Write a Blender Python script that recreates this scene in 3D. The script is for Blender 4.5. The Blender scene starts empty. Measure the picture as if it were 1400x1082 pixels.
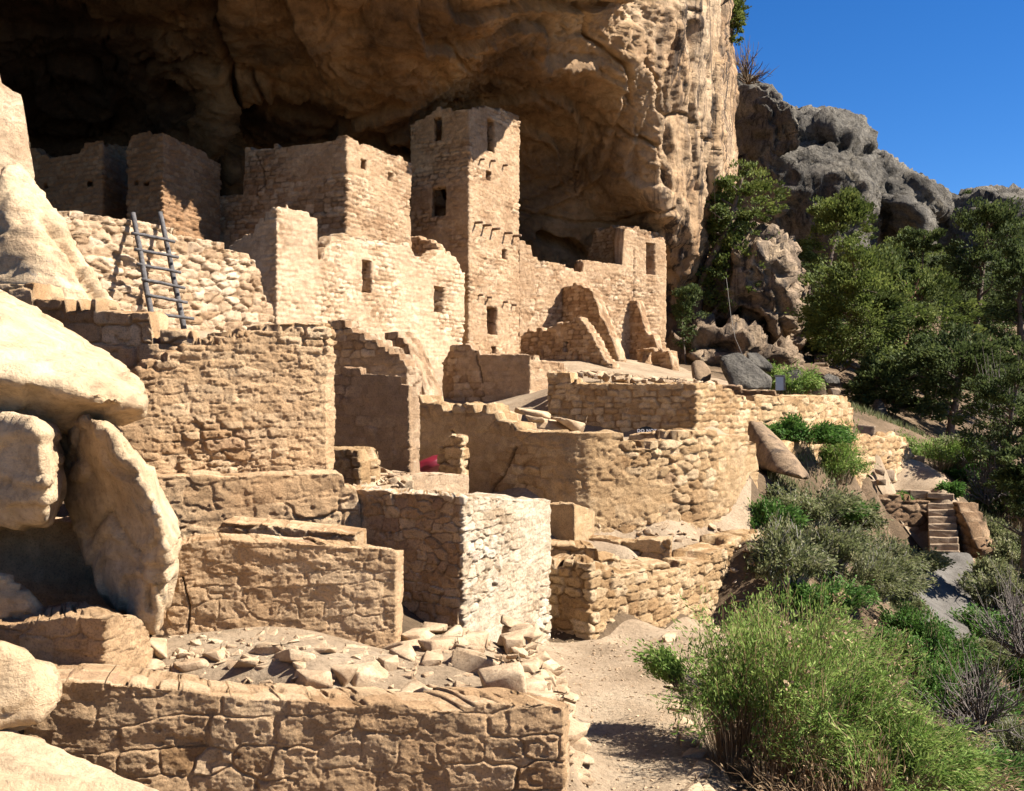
import bpy, bmesh, math, random
import numpy as np
from mathutils import Vector, Matrix
R = math.radians
scene = bpy.context.scene
# ------------------------------------------------------------------ camera, sky, sun, exposure
F, CX, CY = 1500.0, 700.0, 541.0           # focal length and centre in photo pixels (1400 x 1082)
cam_d = bpy.data.cameras.new("camera"); cam = bpy.data.objects.new("camera", cam_d)
scene.collection.objects.link(cam)
cam.location = (0, 0, 0); cam.rotation_euler = (R(90), 0, 0)
cam_d.sensor_width = 36; cam_d.lens = F / 1400 * 36
cam_d.clip_start = 0.1; cam_d.clip_end = 2000
scene.camera = cam
SUN_EL, SUN_AZ = 46.0, -3.0                 # azimuth measured from +X towards +Y
world = bpy.data.worlds.new("World"); scene.world = world; world.use_nodes = True
nt = world.node_tree; bg = nt.nodes["Background"]
sky = nt.nodes.new("ShaderNodeTexSky"); sky.sky_type = 'NISHITA'; sky.sun_disc = False
sky.sun_elevation = R(SUN_EL); sky.sun_rotation = R(90 - SUN_AZ)
sky.altitude = 3500; sky.air_density = 1.2; sky.dust_density = 0.0; sky.ozone_density = 6.0
hs = nt.nodes.new('ShaderNodeHueSaturation'); hs.inputs['Saturation'].default_value = 1.24; hs.inputs['Hue'].default_value = .507
nt.links.new(sky.outputs[0], hs.inputs['Color']); nt.links.new(hs.outputs[0], bg.inputs[0]); bg.inputs[1].default_value = 0.046
sd = bpy.data.lights.new("sun", 'SUN'); sd.energy = 5.0; sd.angle = R(0.5); sd.color = (1, .95, .88)
so = bpy.data.objects.new("sun", sd); scene.collection.objects.link(so)
S = Vector((math.cos(R(SUN_EL)) * math.cos(R(SUN_AZ)), math.cos(R(SUN_EL)) * math.sin(R(SUN_AZ)), math.sin(R(SUN_EL))))
so.rotation_euler = S.to_track_quat('Z', 'Y').to_euler(); so.location = (30, 0, 40)
scene.view_settings.view_transform = 'Standard'; scene.view_settings.look = 'None'
scene.view_settings.exposure = 1.7; scene.view_settings.gamma = 1
scene.cycles.max_bounces = 8; scene.cycles.diffuse_bounces = 6

# ------------------------------------------------------------------ helpers
def W(px, py, Y):
    return np.array(((px - CX) / F * Y, Y, (CY - py) / F * Y))
rng = np.random.default_rng(7)
def hsh(a, b=0, c=0, s=0):
    a = np.asarray(a, dtype=np.int64); b = np.asarray(b, dtype=np.int64); c = np.asarray(c, dtype=np.int64)
    n = (a * 374761393 + b * 668265263 + c * 2147483647 + s * 1274126177) & 0xFFFFFFFF
    n = ((n ^ (n >> 13)) * 1274126177) & 0xFFFFFFFF
    n = ((n ^ (n >> 16)) * 2246822519) & 0xFFFFFFFF
    n = n ^ (n >> 15)
    return (n & 0xFFFFFF) / float(0xFFFFFF)
def vnoise(x, y, z=0.0, s=0):
    x, y, z = np.broadcast_arrays(np.asarray(x, float), np.asarray(y, float), np.asarray(z, float))
    xi, yi, zi = np.floor(x), np.floor(y), np.floor(z)
    fx, fy, fz = x - xi, y - yi, z - zi
    fx = fx * fx * (3 - 2 * fx); fy = fy * fy * (3 - 2 * fy); fz = fz * fz * (3 - 2 * fz)
    xi = xi.astype(np.int64); yi = yi.astype(np.int64); zi = zi.astype(np.int64)
    r = 0
    for dx in (0, 1):
        for dy in (0, 1):
            for dz in (0, 1):
                w = (fx if dx else 1 - fx) * (fy if dy else 1 - fy) * (fz if dz else 1 - fz)
                r = r + w * hsh(xi + dx, yi + dy, zi + dz, s)
    return r * 2 - 1
def fbm(x, y, z=0.0, o=4, s=0, g=.5):
    r = 0; a = 1; f = 1; t = 0
    for k in range(o):
        r = r + a * vnoise(np.asarray(x) * f + 17.3 * k, np.asarray(y) * f - 9.1 * k, np.asarray(z) * f + 3.7 * k, s + k); t += a
        a *= g; f *= 2.03
    return r / t
def sstep(a, b, x):
    t = np.clip((x - a) / (b - a), 0, 1); return t * t * (3 - 2 * t)

def tag(o, label=None, cat=None, group=None, kind=None):
    if label: o["label"] = label
    if cat: o["category"] = cat
    if group: o["group"] = group
    if kind: o["kind"] = kind
    return o
def empty(name, loc=(0, 0, 0), rz=0):
    o = bpy.data.objects.new(name, None); scene.collection.objects.link(o)
    o.location = loc; o.rotation_euler = (0, 0, rz); o.empty_display_size = .2
    return o
def mesh_obj(name, verts, faces, mat, parent=None, smooth=True, attrs=None, origin=None):
    me = bpy.data.meshes.new(name)
    v = np.asarray(verts, float).reshape(-1, 3)
    if origin is None and parent is None and len(v):
        origin = (v.min(0) + v.max(0)) / 2; origin[2] = v[:, 2].min()
    if origin is None: origin = np.array(parent.location) if parent is not None else np.zeros(3)
    origin = np.asarray(origin, float)
    me.from_pydata((v - origin).tolist(), [], faces.tolist() if isinstance(faces, np.ndarray) else faces)
    if attrs:
        for k, a in attrs.items():
            at = me.attributes.new(k, 'FLOAT', 'POINT'); at.data.foreach_set('value', np.asarray(a, dtype=np.float32))
    me.polygons.foreach_set('use_smooth', [smooth] * len(me.polygons))
    me.materials.append(M[mat] if isinstance(mat, str) else mat); me.update()
    o = bpy.data.objects.new(name, me); scene.collection.objects.link(o)
    if parent is not None:
        o.parent = parent; o.location = tuple(origin - np.array(parent.location))
    else: o.location = tuple(origin)
    return o

# ------------------------------------------------------------------ materials
def new_mat(name):
    m = bpy.data.materials.new(name); m.use_nodes = True
    n = m.node_tree; b = n.nodes["Principled BSDF"]
    b.inputs["Roughness"].default_value = .93; b.inputs["Specular IOR Level"].default_value = .15
    return m, n, b
def N(n, t, **k):
    x = n.nodes.new(t)
    for a, v in k.items(): setattr(x, a, v)
    return x
def noise_node(n, co, scale, detail=6, rough=.6, dist=0):
    x = N(n, "ShaderNodeTexNoise"); x.inputs["Scale"].default_value = scale; x.inputs["Detail"].default_value = detail
    x.inputs["Roughness"].default_value = rough; x.inputs["Distortion"].default_value = dist
    n.links.new(co, x.inputs["Vector"]); return x.outputs["Fac"]
def ramp(n, fac, stops):
    x = N(n, "ShaderNodeValToRGB"); e = x.color_ramp.elements
    while len(e) < len(stops): e.new(.5)
    for el, (p, c) in zip(e, stops): el.position = p; el.color = (*c, 1) if len(c) == 3 else c
    n.links.new(fac, x.inputs[0]); return x.outputs[0]
def mixc(n, a, b, fac, mode='MIX'):
    x = N(n, "ShaderNodeMix", data_type='RGBA', blend_type=mode)
    for s, v in ((x.inputs[0], fac), (x.inputs[6], a), (x.inputs[7], b)):
        if isinstance(v, (int, float)): s.default_value = v
        elif isinstance(v, tuple): s.default_value = (*v, 1)
        else: n.links.new(v, s)
    return x.outputs[2]
def gcoord(n, sx=1, sy=1, sz=1):
    g = N(n, "ShaderNodeNewGeometry"); m = N(n, "ShaderNodeMapping")
    m.inputs["Scale"].default_value = (sx, sy, sz); n.links.new(g.outputs["Position"], m.inputs[0]); return m.outputs[0]
def attr(n, name):
    a = N(n, "ShaderNodeAttribute", attribute_name=name); return a.outputs["Fac"]
def bump(n, b, h, dist, strength=1.0):
    x = N(n, "ShaderNodeBump"); x.inputs["Distance"].default_value = dist; x.inputs["Strength"].default_value = strength
    n.links.new(h, x.inputs["Height"]); n.links.new(x.outputs[0], b.inputs["Normal"]); return x
G3 = lambda v: (v, v, v)
def masonry(name, lo, mid, hi, mortar, fine=26., bd=.012):
    m, n, b = new_mat(name)
    co = gcoord(n)
    st = ramp(n, attr(n, "sid"), [(0, lo), (.45, mid), (.82, hi), (.9, mid), (1, (mid[0] * .78, mid[1] * .74, mid[2] * .82))])
    big = noise_node(n, co, .9, 5, .6)
    st = mixc(n, st, ramp(n, big, [(.3, (.78, .70, .62)), (.7, (1.12, 1.08, 1.02))]), 1.0, 'MULTIPLY')
    mid_n = noise_node(n, co, 7, 8, .65)
    st = mixc(n, st, ramp(n, mid_n, [(.3, G3(.76)), (.7, G3(1.16))]), 1.0, 'MULTIPLY')
    c = mixc(n, mortar, st, attr(n, "stone"))
    c = mixc(n, c, (.10, .055, .03), attr(n, "crack"))
    sp = noise_node(n, co, 60, 3, .7)
    c = mixc(n, c, ramp(n, sp, [(.36, G3(.62)), (.5, G3(1.0)), (.75, G3(1.1))]), .8, 'MULTIPLY')
    n.links.new(c, b.inputs["Base Color"])
    f1 = noise_node(n, co, fine, 9, .8)
    bump(n, b, f1, bd * 5)
    return m
M = {}
M['near'] = masonry('tan_stone_near', (.38, .23, .11), (.57, .39, .225), (.71, .54, .35), (.37, .23, .12), 30, .010)
M['pale'] = masonry('pale_stone', (.36, .24, .14), (.52, .385, .255), (.64, .51, .37), (.27, .17, .09), 24, .010)
M['mid'] = masonry('tan_stone_mid', (.37, .225, .105), (.54, .375, .205), (.68, .52, .33), (.30, .18, .085), 16, .016)
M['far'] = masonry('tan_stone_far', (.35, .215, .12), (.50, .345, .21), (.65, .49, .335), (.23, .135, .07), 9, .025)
M['alcove'] = masonry('dark_tan_stone', (.27, .155, .08), (.34, .20, .105), (.40, .26, .15), (.26, .15, .08), 8, .02)  # darker, more even tan stone for the two alcove houses
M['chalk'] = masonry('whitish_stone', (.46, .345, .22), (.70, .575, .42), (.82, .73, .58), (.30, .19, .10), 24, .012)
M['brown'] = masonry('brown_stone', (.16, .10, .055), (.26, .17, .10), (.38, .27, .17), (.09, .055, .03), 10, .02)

def rock_mat(name, cols, streak=(.06, .04, .03), samt=.5, sc=1.0, zs=.12, bd=.05, fs=5., pit=0., bed=0.):
    m, n, b = new_mat(name)
    co = gcoord(n)
    c = ramp(n, noise_node(n, co, .35 * sc, 8, .62, .6), [(.28, cols[0]), (.5, cols[1]), (.74, cols[2])])
    c2 = ramp(n, noise_node(n, co, 2.4 * sc, 8, .68), [(.3, G3(.66)), (.6, G3(1.08)), (.8, G3(1.2))])
    c = mixc(n, c, c2, 1.0, 'MULTIPLY')
    if samt:
        cs = gcoord(n, 1.1 * sc, 1.1 * sc, zs * sc)
        f = ramp(n, noise_node(n, cs, 1.6, 8, .66, .8), [(.5, G3(0)), (.62, G3(1))])
        f2 = ramp(n, noise_node(n, co, .16 * sc, 3), [(.42, G3(0)), (.56, G3(1))])
        mm = N(n, "ShaderNodeMath", operation='MULTIPLY'); n.links.new(f, mm.inputs[0]); n.links.new(f2, mm.inputs[1])
        m2 = N(n, "ShaderNodeMath", operation='MULTIPLY'); n.links.new(mm.outputs[0], m2.inputs[0]); m2.inputs[1].default_value = samt
        c = mixc(n, c, streak, m2.outputs[0])
    if bed:
        cb_ = N(n, "ShaderNodeMapping"); cb_.inputs["Rotation"].default_value = (.25, -.30, .2); cb_.inputs["Scale"].default_value = (.5, .5, 3.2)
        g_ = N(n, "ShaderNodeNewGeometry"); n.links.new(g_.outputs["Position"], cb_.inputs[0])
        bn_ = noise_node(n, cb_.outputs[0], 1.6, 8, .7, .4)
        c = mixc(n, c, ramp(n, bn_, [(.34, (.60, .50, .40)), (.45, G3(1)), (.7, (1.08, 1.06, 1.03))]), bed, 'MULTIPLY')
        li = ramp(n, noise_node(n, co, 3.3, 10, .75, .5), [(.60, G3(0)), (.66, G3(1))])
        c = mixc(n, c, (.30, .235, .165), li)
    if pit:
        v = ramp(n, noise_node(n, co, 9 * sc, 5, .8), [(.40, G3(.25)), (.50, G3(1))])
        c = mixc(n, c, v, pit, 'MULTIPLY')
    n.links.new(c, b.inputs["Base Color"])
    hgt = noise_node(n, co, fs, 10, .7)
    if bed:
        ad = N(n, "ShaderNodeMath", operation='MULTIPLY_ADD'); n.links.new(bn_, ad.inputs[0]); ad.inputs[1].default_value = .6; n.links.new(hgt, ad.inputs[2]); hgt = ad.outputs[0]
    bump(n, b, hgt, bd)
    return m
M['cliff'] = rock_mat('cliff_rock', [(.30, .17, .09), (.42, .27, .15), (.56, .40, .25)], (.05, .03, .022), .92, 1.0, .10, .16, 2.5, .35)
M['ceiling'] = rock_mat('alcove_rock', [(.075, .038, .022), (.13, .068, .035), (.24, .13, .065)], (.02, .012, .012), .75, 1.0, .5, .18, 2.2, .6)
M['boulder'] = rock_mat('boulder_rock', [(.36, .235, .125), (.47, .34, .205), (.56, .425, .275)], (.28, .18, .11), .35, 1.4, .3, .05, 9., .3, .4)
M['greyrock'] = rock_mat('grey_rock', [(.055, .048, .039), (.12, .105, .084), (.23, .20, .155)], (.022, .02, .018), .8, .8, .35, .5, 1.6, .6)
M['rockbrown'] = rock_mat('weathered_rock', [(.09, .06, .04), (.20, .135, .08), (.32, .22, .13)], (.04, .03, .025), .8, 1.6, .3, .08, 4., .4)

def simple(name, cols, sc=4., bd=.02, fs=30., rough=.93):
    m, n, b = new_mat(name); co = gcoord(n)
    c = ramp(n, noise_node(n, co, sc, 8, .65), [(.3, cols[0]), (.52, cols[1]), (.72, cols[2])])
    sp = ramp(n, noise_node(n, co, sc * 14, 5, .8), [(.36, G3(.6)), (.5, G3(1)), (.7, G3(1.15))])
    c = mixc(n, c, sp, .8, 'MULTIPLY')
    n.links.new(c, b.inputs["Base Color"]); bump(n, b, noise_node(n, co, fs, 8, .75), bd)
    b.inputs["Roughness"].default_value = rough
    return m
M['dirt'] = simple('dirt', [(.20, .14, .085), (.28, .205, .13), (.345, .265, .175)], 1.5, .03, 28)
M['ground'] = simple('ground', [(.06, .04, .022), (.12, .08, .045), (.20, .135, .085)], .8, .06, 12)
M['asphalt'] = simple('gravel_path', [(.075, .066, .055), (.11, .098, .082), (.15, .135, .115)], 3, .03, 30)
M['stone'] = simple('loose_stone', [(.25, .16, .09), (.38, .27, .165), (.50, .385, .25)], 4, .02, 18)
M['bstone'] = simple('brown_block', [(.16, .11, .065), (.26, .185, .12), (.37, .28, .185)], 4, .02, 18)
M['wood'] = simple('weathered_wood', [(.055, .05, .048), (.10, .092, .088), (.16, .145, .135)], 14, .01, 60)
M['viga'] = simple('old_beam', [(.10, .06, .035), (.16, .10, .06), (.22, .15, .10)], 10, .01, 40)
M['bark'] = simple('bark', [(.06, .042, .032), (.12, .088, .066), (.20, .155, .12)], 8, .03, 20)
M['barkred'] = simple('bark_brown', [(.12, .06, .035), (.21, .11, .065), (.30, .18, .12)], 8, .03, 20)

def leaf_mat(name, c0, c1, c2, trans=.35):
    m, n, b = new_mat(name)
    c = ramp(n, attr(n, "lid"), [(0, c0), (.5, c1), (1, c2)])
    b.inputs["Roughness"].default_value = .75
    n.links.new(c, b.inputs["Base Color"])
    tr = N(n, "ShaderNodeBsdfTranslucent"); n.links.new(c, tr.inputs[0])
    mx = N(n, "ShaderNodeMixShader"); mx.inputs[0].default_value = trans
    n.links.new(b.outputs[0], mx.inputs[1]); n.links.new(tr.outputs[0], mx.inputs[2])
    n.links.new(mx.outputs[0], n.nodes["Material Output"].inputs[0])
    return m
M['juniper'] = leaf_mat('juniper_leaf', (.035, .052, .012), (.09, .115, .025), (.19, .21, .055))
M['juniperdark'] = leaf_mat('dark_needle', (.025, .036, .012), (.055, .075, .022), (.12, .14, .045))
M['brush'] = leaf_mat('brush_leaf', (.07, .13, .02), (.15, .23, .045), (.30, .35, .10))
M['sage'] = leaf_mat('sage_leaf', (.065, .08, .028), (.14, .155, .058), (.27, .245, .14))
M['green'] = leaf_mat('green_leaf', (.03, .075, .012), (.06, .13, .022), (.12, .20, .045))
M['drygrass'] = leaf_mat('dry_stalk', (.14, .085, .04), (.27, .17, .09), (.42, .31, .18), .2)
M['twig'] = leaf_mat('twig', (.10, .065, .035), (.20, .14, .08), (.32, .25, .16), 0.05)
M['greytwig'] = leaf_mat('grey_twig', (.12, .10, .085), (.24, .21, .18), (.40, .36, .31), 0.05)

# ------------------------------------------------------------------ masonry walls
def stones(u, v, sh, asp, jit, seed, jw=.10):
    """irregular coursed stones: height 0..1.3, id, edge"""
    u = np.asarray(u, float); v = np.asarray(v, float)
    wu = u + .25 * sh * asp * .35 * vnoise(u * 1.7, v * 3.1, 0, seed + 1) + .06 * sh * vnoise(u / sh * 2.2, v / sh * 2.2, 0, seed + 11)
    wv = v + sh * .32 * vnoise(u * .5, v / sh * .45, 0, seed + 2) + sh * .12 * vnoise(u * 4 / max(asp, 1), v * 3, 0, seed + 3) + .07 * sh * vnoise(u / sh * 2.2, v / sh * 2.2, 7, seed + 12)
    r = wv / sh; r0 = np.floor(r).astype(np.int64)
    F1 = np.full(u.shape, 9.); F2 = np.full(u.shape, 9.); ID = np.zeros(u.shape); AX = np.zeros(u.shape); AY = np.zeros(u.shape)
    for dr in (-1, 0, 1):
        rr = r0 + dr
        rowsc = .65 + .8 * hsh(rr, 5, 0, seed)                      # some courses of long stones, some short
        c = wu / (sh * asp * rowsc) + hsh(rr, 9, 0, seed) * 7
        c0 = np.floor(c).astype(np.int64)
        for dc in (-1, 0, 1):
            k = c0 + dc
            a = hsh(k, rr, 1, seed); b_ = hsh(k, rr, 2, seed); w = hsh(k, rr, 3, seed)
            dx = (c - (k + .5 + jit * (a - .5))); dy = (r - (rr + .5 + jit * .8 * (b_ - .5)))
            d = (np.abs(dx) ** 5 + np.abs(dy) ** 5) ** .2 - jit * .30 * (w - .5)
            m = d < F1
            F2 = np.where(m, F1, np.minimum(F2, d))
            ID = np.where(m, hsh(k, rr, 4, seed), ID); AX = np.where(m, dx, AX); AY = np.where(m, dy, AY)
            F1 = np.where(m, d, F1)
    e = F2 - F1
    t1 = hsh((ID * 9999).astype(np.int64), 1) - .5; t2 = hsh((ID * 9999).astype(np.int64), 2) - .5
    t3 = hsh((ID * 9999).astype(np.int64), 3)
    h = sstep(0, jw, e) * (.5 + .9 * t3 + 1.3 * AX * t1 + 1.1 * AY * t2)
    return h, ID, e

def seg_dist(px, py, poly):
    d = np.full(np.shape(px), 1e9)
    for (x0, y0), (x1, y1) in zip(poly[:-1], poly[1:]):
        dx, dy = x1 - x0, y1 - y0; L = dx * dx + dy * dy + 1e-12
        t = np.clip(((px - x0) * dx + (py - y0) * dy) / L, 0, 1)
        d = np.minimum(d, np.hypot(px - x0 - t * dx, py - y0 - t * dy))
    return d

_seed = [100]
def wall(name, path, top, bot, mat, holes=(), th=.35, sh=.11, asp=2.0, jit=.5, amp=.022, wob=.03, ragged=.05,
         pix=1.9, plaster=0., rise=0., cracks=(), parent=None, seed=None, smoothpath=False, backfine=False, topamp=.03):
    if seed is None: _seed[0] += 13; seed = _seed[0]
    pts = []
    for p in path:
        pts.append((p[1], p[2]) if p[0] == 'w' else ((p[0] - CX) / F * p[1], p[1]))
    P2 = np.array(pts, float); n = len(P2)
    if smoothpath:                                        # catmull-rom in plan
        q = []
        for i in range(n - 1):
            p0 = P2[max(i - 1, 0)]; p1 = P2[i]; p2 = P2[i + 1]; p3 = P2[min(i + 2, n - 1)]
            for t in np.linspace(0, 1, 7)[:-1]:
                q.append(.5 * ((2 * p1) + (-p0 + p2) * t + (2 * p0 - 5 * p1 + 4 * p2 - p3) * t * t + (-p0 + 3 * p1 - 3 * p2 + p3) * t ** 3))
        q.append(P2[-1]); P2 = np.array(q); n = len(P2)
    D = P2[1:] - P2[:-1]; L = np.hypot(D[:, 0], D[:, 1]); T = D / L[:, None]
    U = np.concatenate([[0], np.cumsum(L)])
    Nn = np.stack([T[:, 1], -T[:, 0]], 1)                 # outward normal (towards the viewer when the path runs to the right)
    Mt = np.zeros((n, 2)); Mt[0] = Nn[0]; Mt[-1] = Nn[-1]
    for i in range(1, n - 1):
        m = Nn[i - 1] + Nn[i]; m /= np.linalg.norm(m) + 1e-9
        Mt[i] = m / max(.35, float(m @ Nn[i]))
    PX = CX + F * P2[:, 0] / P2[:, 1]
    def px2u(px):
        for i in range(n - 1):
            if PX[i] - 1e-6 <= px <= PX[i + 1] + 1e-6:
                rx = (px - CX) / F
                t = (rx * P2[i, 1] - P2[i, 0]) / (D[i, 0] - rx * D[i, 1]); t = min(1, max(0, t))
                return U[i] + t * L[i], P2[i, 1] + t * D[i, 1]
        j = 0 if px < PX[0] else int(np.argmax(PX))
        return U[j], P2[j, 1]
    def prof(lst):
        if isinstance(lst, (int, float)): return np.array([0, U[-1]]), np.array([lst, lst], float)
        us, zs = [], []
        for px, py in lst:
            u, Y = px2u(px); z = (CY - py) / F * Y
            if us and u <= us[-1]: u = us[-1] + .003
            us.append(u); zs.append(z)
        return np.array(us), np.array(zs)
    tu, tz = prof(top); bu, bz = prof(bot)
    H = []
    for (x0, y0, x1, y1) in holes:
        u0, Y0 = px2u(x0); u1, Y1 = px2u(x1); Ym = (Y0 + Y1) / 2
        H.append((u0, (CY - y1) / F * Ym, u1, (CY - y0) / F * Ym))
    # columns
    cols = []
    for i in range(n - 1):
        vis = PX[i + 1] > PX[i]
        npx = abs(PX[i + 1] - PX[i]) if vis else 0
        k = int(max(2, npx / pix, L[i] / (.3 if vis else .25)))
        k = min(k, int(max(2, L[i] / (pix * min(P2[i, 1], P2[i + 1, 1]) / F * .6))))
        cols += list(np.linspace(U[i], U[i + 1], k + 1)[:-1])
    cols.append(U[-1]); cols = np.array(cols)
    extra = [h[0] for h in H] + [h[2] for h in H]
    for e in extra:
        j = int(np.argmin(np.abs(cols - e)))
        if not np.any(np.abs(U - cols[j]) < 1e-6): cols[j] = e
        else: cols = np.sort(np.append(cols, e))
    cols = np.unique(cols); nu = len(cols)
    ztop = np.interp(cols, tu, tz); zbot = np.interp(cols, bu, bz)
    if ragged:
        w1 = sh * asp * .9
        r1 = hsh(np.floor(cols / w1 + .3 * vnoise(cols * 2, 0, 0, seed)).astype(np.int64), 3, 0, seed) - .5
        r2 = hsh(np.floor(cols / (w1 * 3.1)).astype(np.int64), 4, 0, seed) - .5
        ztop = ztop + ragged * (r1 * 1.2 + r2 * 1.0)
    if ragged > .025:                                    # broken tops end course by course
        blk = hsh(np.floor(cols / (sh * asp * .55)).astype(np.int64), 6, 0, seed)
        q_ = np.floor(ztop / (sh * .9) + .35 + .5 * blk) * sh * .9; wq = .8
        ztop = ztop * (1 - wq) + (q_ + .04 * sh * vnoise(cols * 9, 0, 0, seed)) * wq
    ztop = np.maximum(ztop, zbot + .02)
    Yref = float(np.median(P2[:, 1])); dv = pix * Yref / F
    z0, z1 = zbot.min(), ztop.max(); nv = max(3, int((z1 - z0) / dv))
    rows = np.linspace(z0, z1, nv + 1)
    for e in [h[1] for h in H] + [h[3] for h in H]:
        rows[int(np.argmin(np.abs(rows - e)))] = e
    rows = np.unique(rows); nv = len(rows)
    V = np.clip(rows[None, :], zbot[:, None], ztop[:, None])
    Ug = np.repeat(cols[:, None], nv, 1)
    key = (np.arange(nu)[:, None] * 10 ** 7 + np.round((V - z0) * 2e4).astype(np.int64)).ravel()
    uk, first, inv = np.unique(key, return_index=True, return_inverse=True)
    inv = inv.reshape(nu, nv)
    uu = Ug.ravel()[first]; vv = V.ravel()[first]; ci = first // nv
    hgt = (V[:, 1:] - V[:, :-1]) > 1e-6
    ex = hgt[:-1] | hgt[1:]
    cu = (cols[:-1] + cols[1:]) / 2; cv = (rows[:-1] + rows[1:]) / 2
    for (a, b_, c, d) in H:
        ex &= ~((cu[:, None] > a) & (cu[:, None] < c) & (cv[None, :] > b_) & (cv[None, :] < d))
    I, J = np.nonzero(ex)
    quads = np.stack([inv[I, J], inv[I + 1, J], inv[I + 1, J + 1], inv[I, J + 1]], 1)
    # base positions
    si = np.clip(np.searchsorted(U, uu, side='right') - 1, 0, n - 2); t = np.clip((uu - U[si]) / L[si], 0, 1)
    base = P2[si] + D[si] * t[:, None]
    nrm = Nn[si].copy(); back = Mt[si] * (1 - t[:, None]) + Mt[si + 1] * t[:, None]
    atc = np.abs(t) < 1e-9; nrm[atc] = Mt[si[atc]]
    if smoothpath: nrm = back
    jw = min(.34, max(.10, 1.5 * dv / sh))
    h, ID, e = stones(uu, vv, sh, asp, jit, seed, jw)
    pl = sstep(.35 - plaster, .75 - plaster, .5 + .5 * fbm(uu * .9 + 5, vv * 1.3, 0, 3, seed + 5)) if plaster else 0 * uu
    hh = .8 * amp * h * (1 - .8 * pl) + wob * fbm(uu * .8, vv * .8, 0, 3, seed + 6) + amp * .5 * fbm(uu / sh * .9, vv / sh * 1.1, 0, 5, seed + 7, .6) + amp * .35 * (.3 - np.abs(fbm(uu / sh * .45, vv / sh * 1.3, 0, 4, seed + 9, .6))) + amp * .5 * pl
    stone_m = 1 - (1 - sstep(.015, jw * .95, e)) * sstep(-.25, .15, vnoise(uu / sh * .8, vv / sh * .9, 0, seed + 20)); stone_m = stone_m + (1 - stone_m) * .8 * pl; crack = np.zeros_like(uu)
    if cracks:
        ppx = CX + F * base[:, 0] / base[:, 1]; ppy = CY - F * vv / base[:, 1]
        jx = ppx + 3 * fbm(uu * 6, vv * 6, 0, 3, 5); jy = ppy + 3 * fbm(uu * 6, vv * 6, 9, 3, 6)
        for cr in cracks:
            dd = seg_dist(jx, jy, cr[0]); w = cr[1]
            mk = 1 - sstep(w * .5, w * 1.3, dd); crack = np.maximum(crack, mk * .8); hh = hh - .04 * mk
    pit = .7 * sstep(.48, .66, vnoise(uu / sh * 2.6, vv / sh * 3.4, 0, seed + 21)) * (.4 + .6 * (1 - pl)); hh = hh - amp * .6 * pit; stone_m = stone_m * (1 - .45 * pit)
    front = np.column_stack([base + nrm * hh[:, None], vv])
    hb, IDb, eb = stones(uu + 31, vv, sh, asp, jit, seed + 1)
    tt = (vv - zbot[ci]) / np.maximum(.05, ztop[ci] - zbot[ci])
    backp = np.column_stack([base - back * (th + amp * hb * .8)[:, None], vv + rise * tt])
    nV = len(uu)
    # boundary edges
    ed = np.concatenate([quads[:, [0, 1]], quads[:, [1, 2]], quads[:, [2, 3]], quads[:, [3, 0]]])
    ed = ed[ed[:, 0] != ed[:, 1]]
    code = ed[:, 0] * nV + ed[:, 1]; rcode = ed[:, 1] * nV + ed[:, 0]
    bd = ed[~np.isin(code, rcode)]
    # outward in-plane normals at boundary vertices
    bn = np.zeros((nV, 2))
    ex_, ey_ = uu[bd[:, 1]] - uu[bd[:, 0]], vv[bd[:, 1]] - vv[bd[:, 0]]
    for k in (0, 1):
        np.add.at(bn, (bd[:, k], 0), ey_); np.add.at(bn, (bd[:, k], 1), -ex_)
    bn /= np.linalg.norm(bn, axis=1)[:, None] + 1e-9
    nz = .028 * fbm((uu + vv) * 4.5, (uu - vv) * 4.5, 0, 3, seed + 40)
    front[:, :2] += T[si] * (bn[:, 0] * nz)[:, None]; front[:, 2] += bn[:, 1] * nz
    bv = np.unique(bd); K = int(np.clip(round(th / (dv * 2.2)), 2, 9))
    idx = np.full(nV, -1); idx[bv] = np.arange(len(bv))
    layers = [bv]; extraV, eID, eS = [], [], []
    tang = T[si]
    for k in range(1, K):
        f = k / K
        pos = front[bv] * (1 - f) + backp[bv] * f
        s_ = uu[bv] * (np.abs(bn[bv, 1])) + vv[bv] * np.abs(bn[bv, 0])
        hs, ids, es = stones(s_ + 77, f * th + s_ * 0, sh * 1.2, asp * .9, jit, seed + 3)
        dsp = (amp * (hs - .6) + topamp * .5 * fbm(s_ * 5, f * th * 5, 0, 3, seed + 8)) * math.sin(math.pi * f) ** .5
        pos = pos + np.column_stack([tang[bv] * (bn[bv, 0] * dsp)[:, None], bn[bv, 1] * dsp])
        layers.append(2 * nV + len(extraV) * len(bv) + np.arange(len(bv)))
        extraV.append(pos); eID.append(ids); eS.append(sstep(.03, .16, es))
    layers.append(bv + nV)
    Vt = np.concatenate([front, backp] + extraV)
    faces = []
    q = quads; qb = (quads + nV)[:, ::-1]
    side = []
    i0, i1 = idx[bd[:, 0]], idx[bd[:, 1]]
    for k in range(K):
        a, b_ = layers[k], layers[k + 1]
        side.append(np.stack([a[i1], a[i0], b_[i0], b_[i1]], 1))
    allq = np.concatenate([q, qb] + side)
    d01 = allq[:, 0] == allq[:, 1]; d12 = allq[:, 1] == allq[:, 2]; d23 = allq[:, 2] == allq[:, 3]; d30 = allq[:, 3] == allq[:, 0]
    ok = ~(d01 | d12 | d23 | d30); faces = allq[ok].tolist()
    for qd in allq[~ok].tolist():
        o = []
        for x in qd:
            if x not in o: o.append(x)
        if len(o) == 3: faces.append(o)
    tint = np.clip(ID * .75 + .25 * (.5 + .5 * vnoise(uu * .8, vv * 1.2, 0, seed + 22)), 0, 1); ID = np.where(pl > .5, .35 + .3 * tint, tint)
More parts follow.
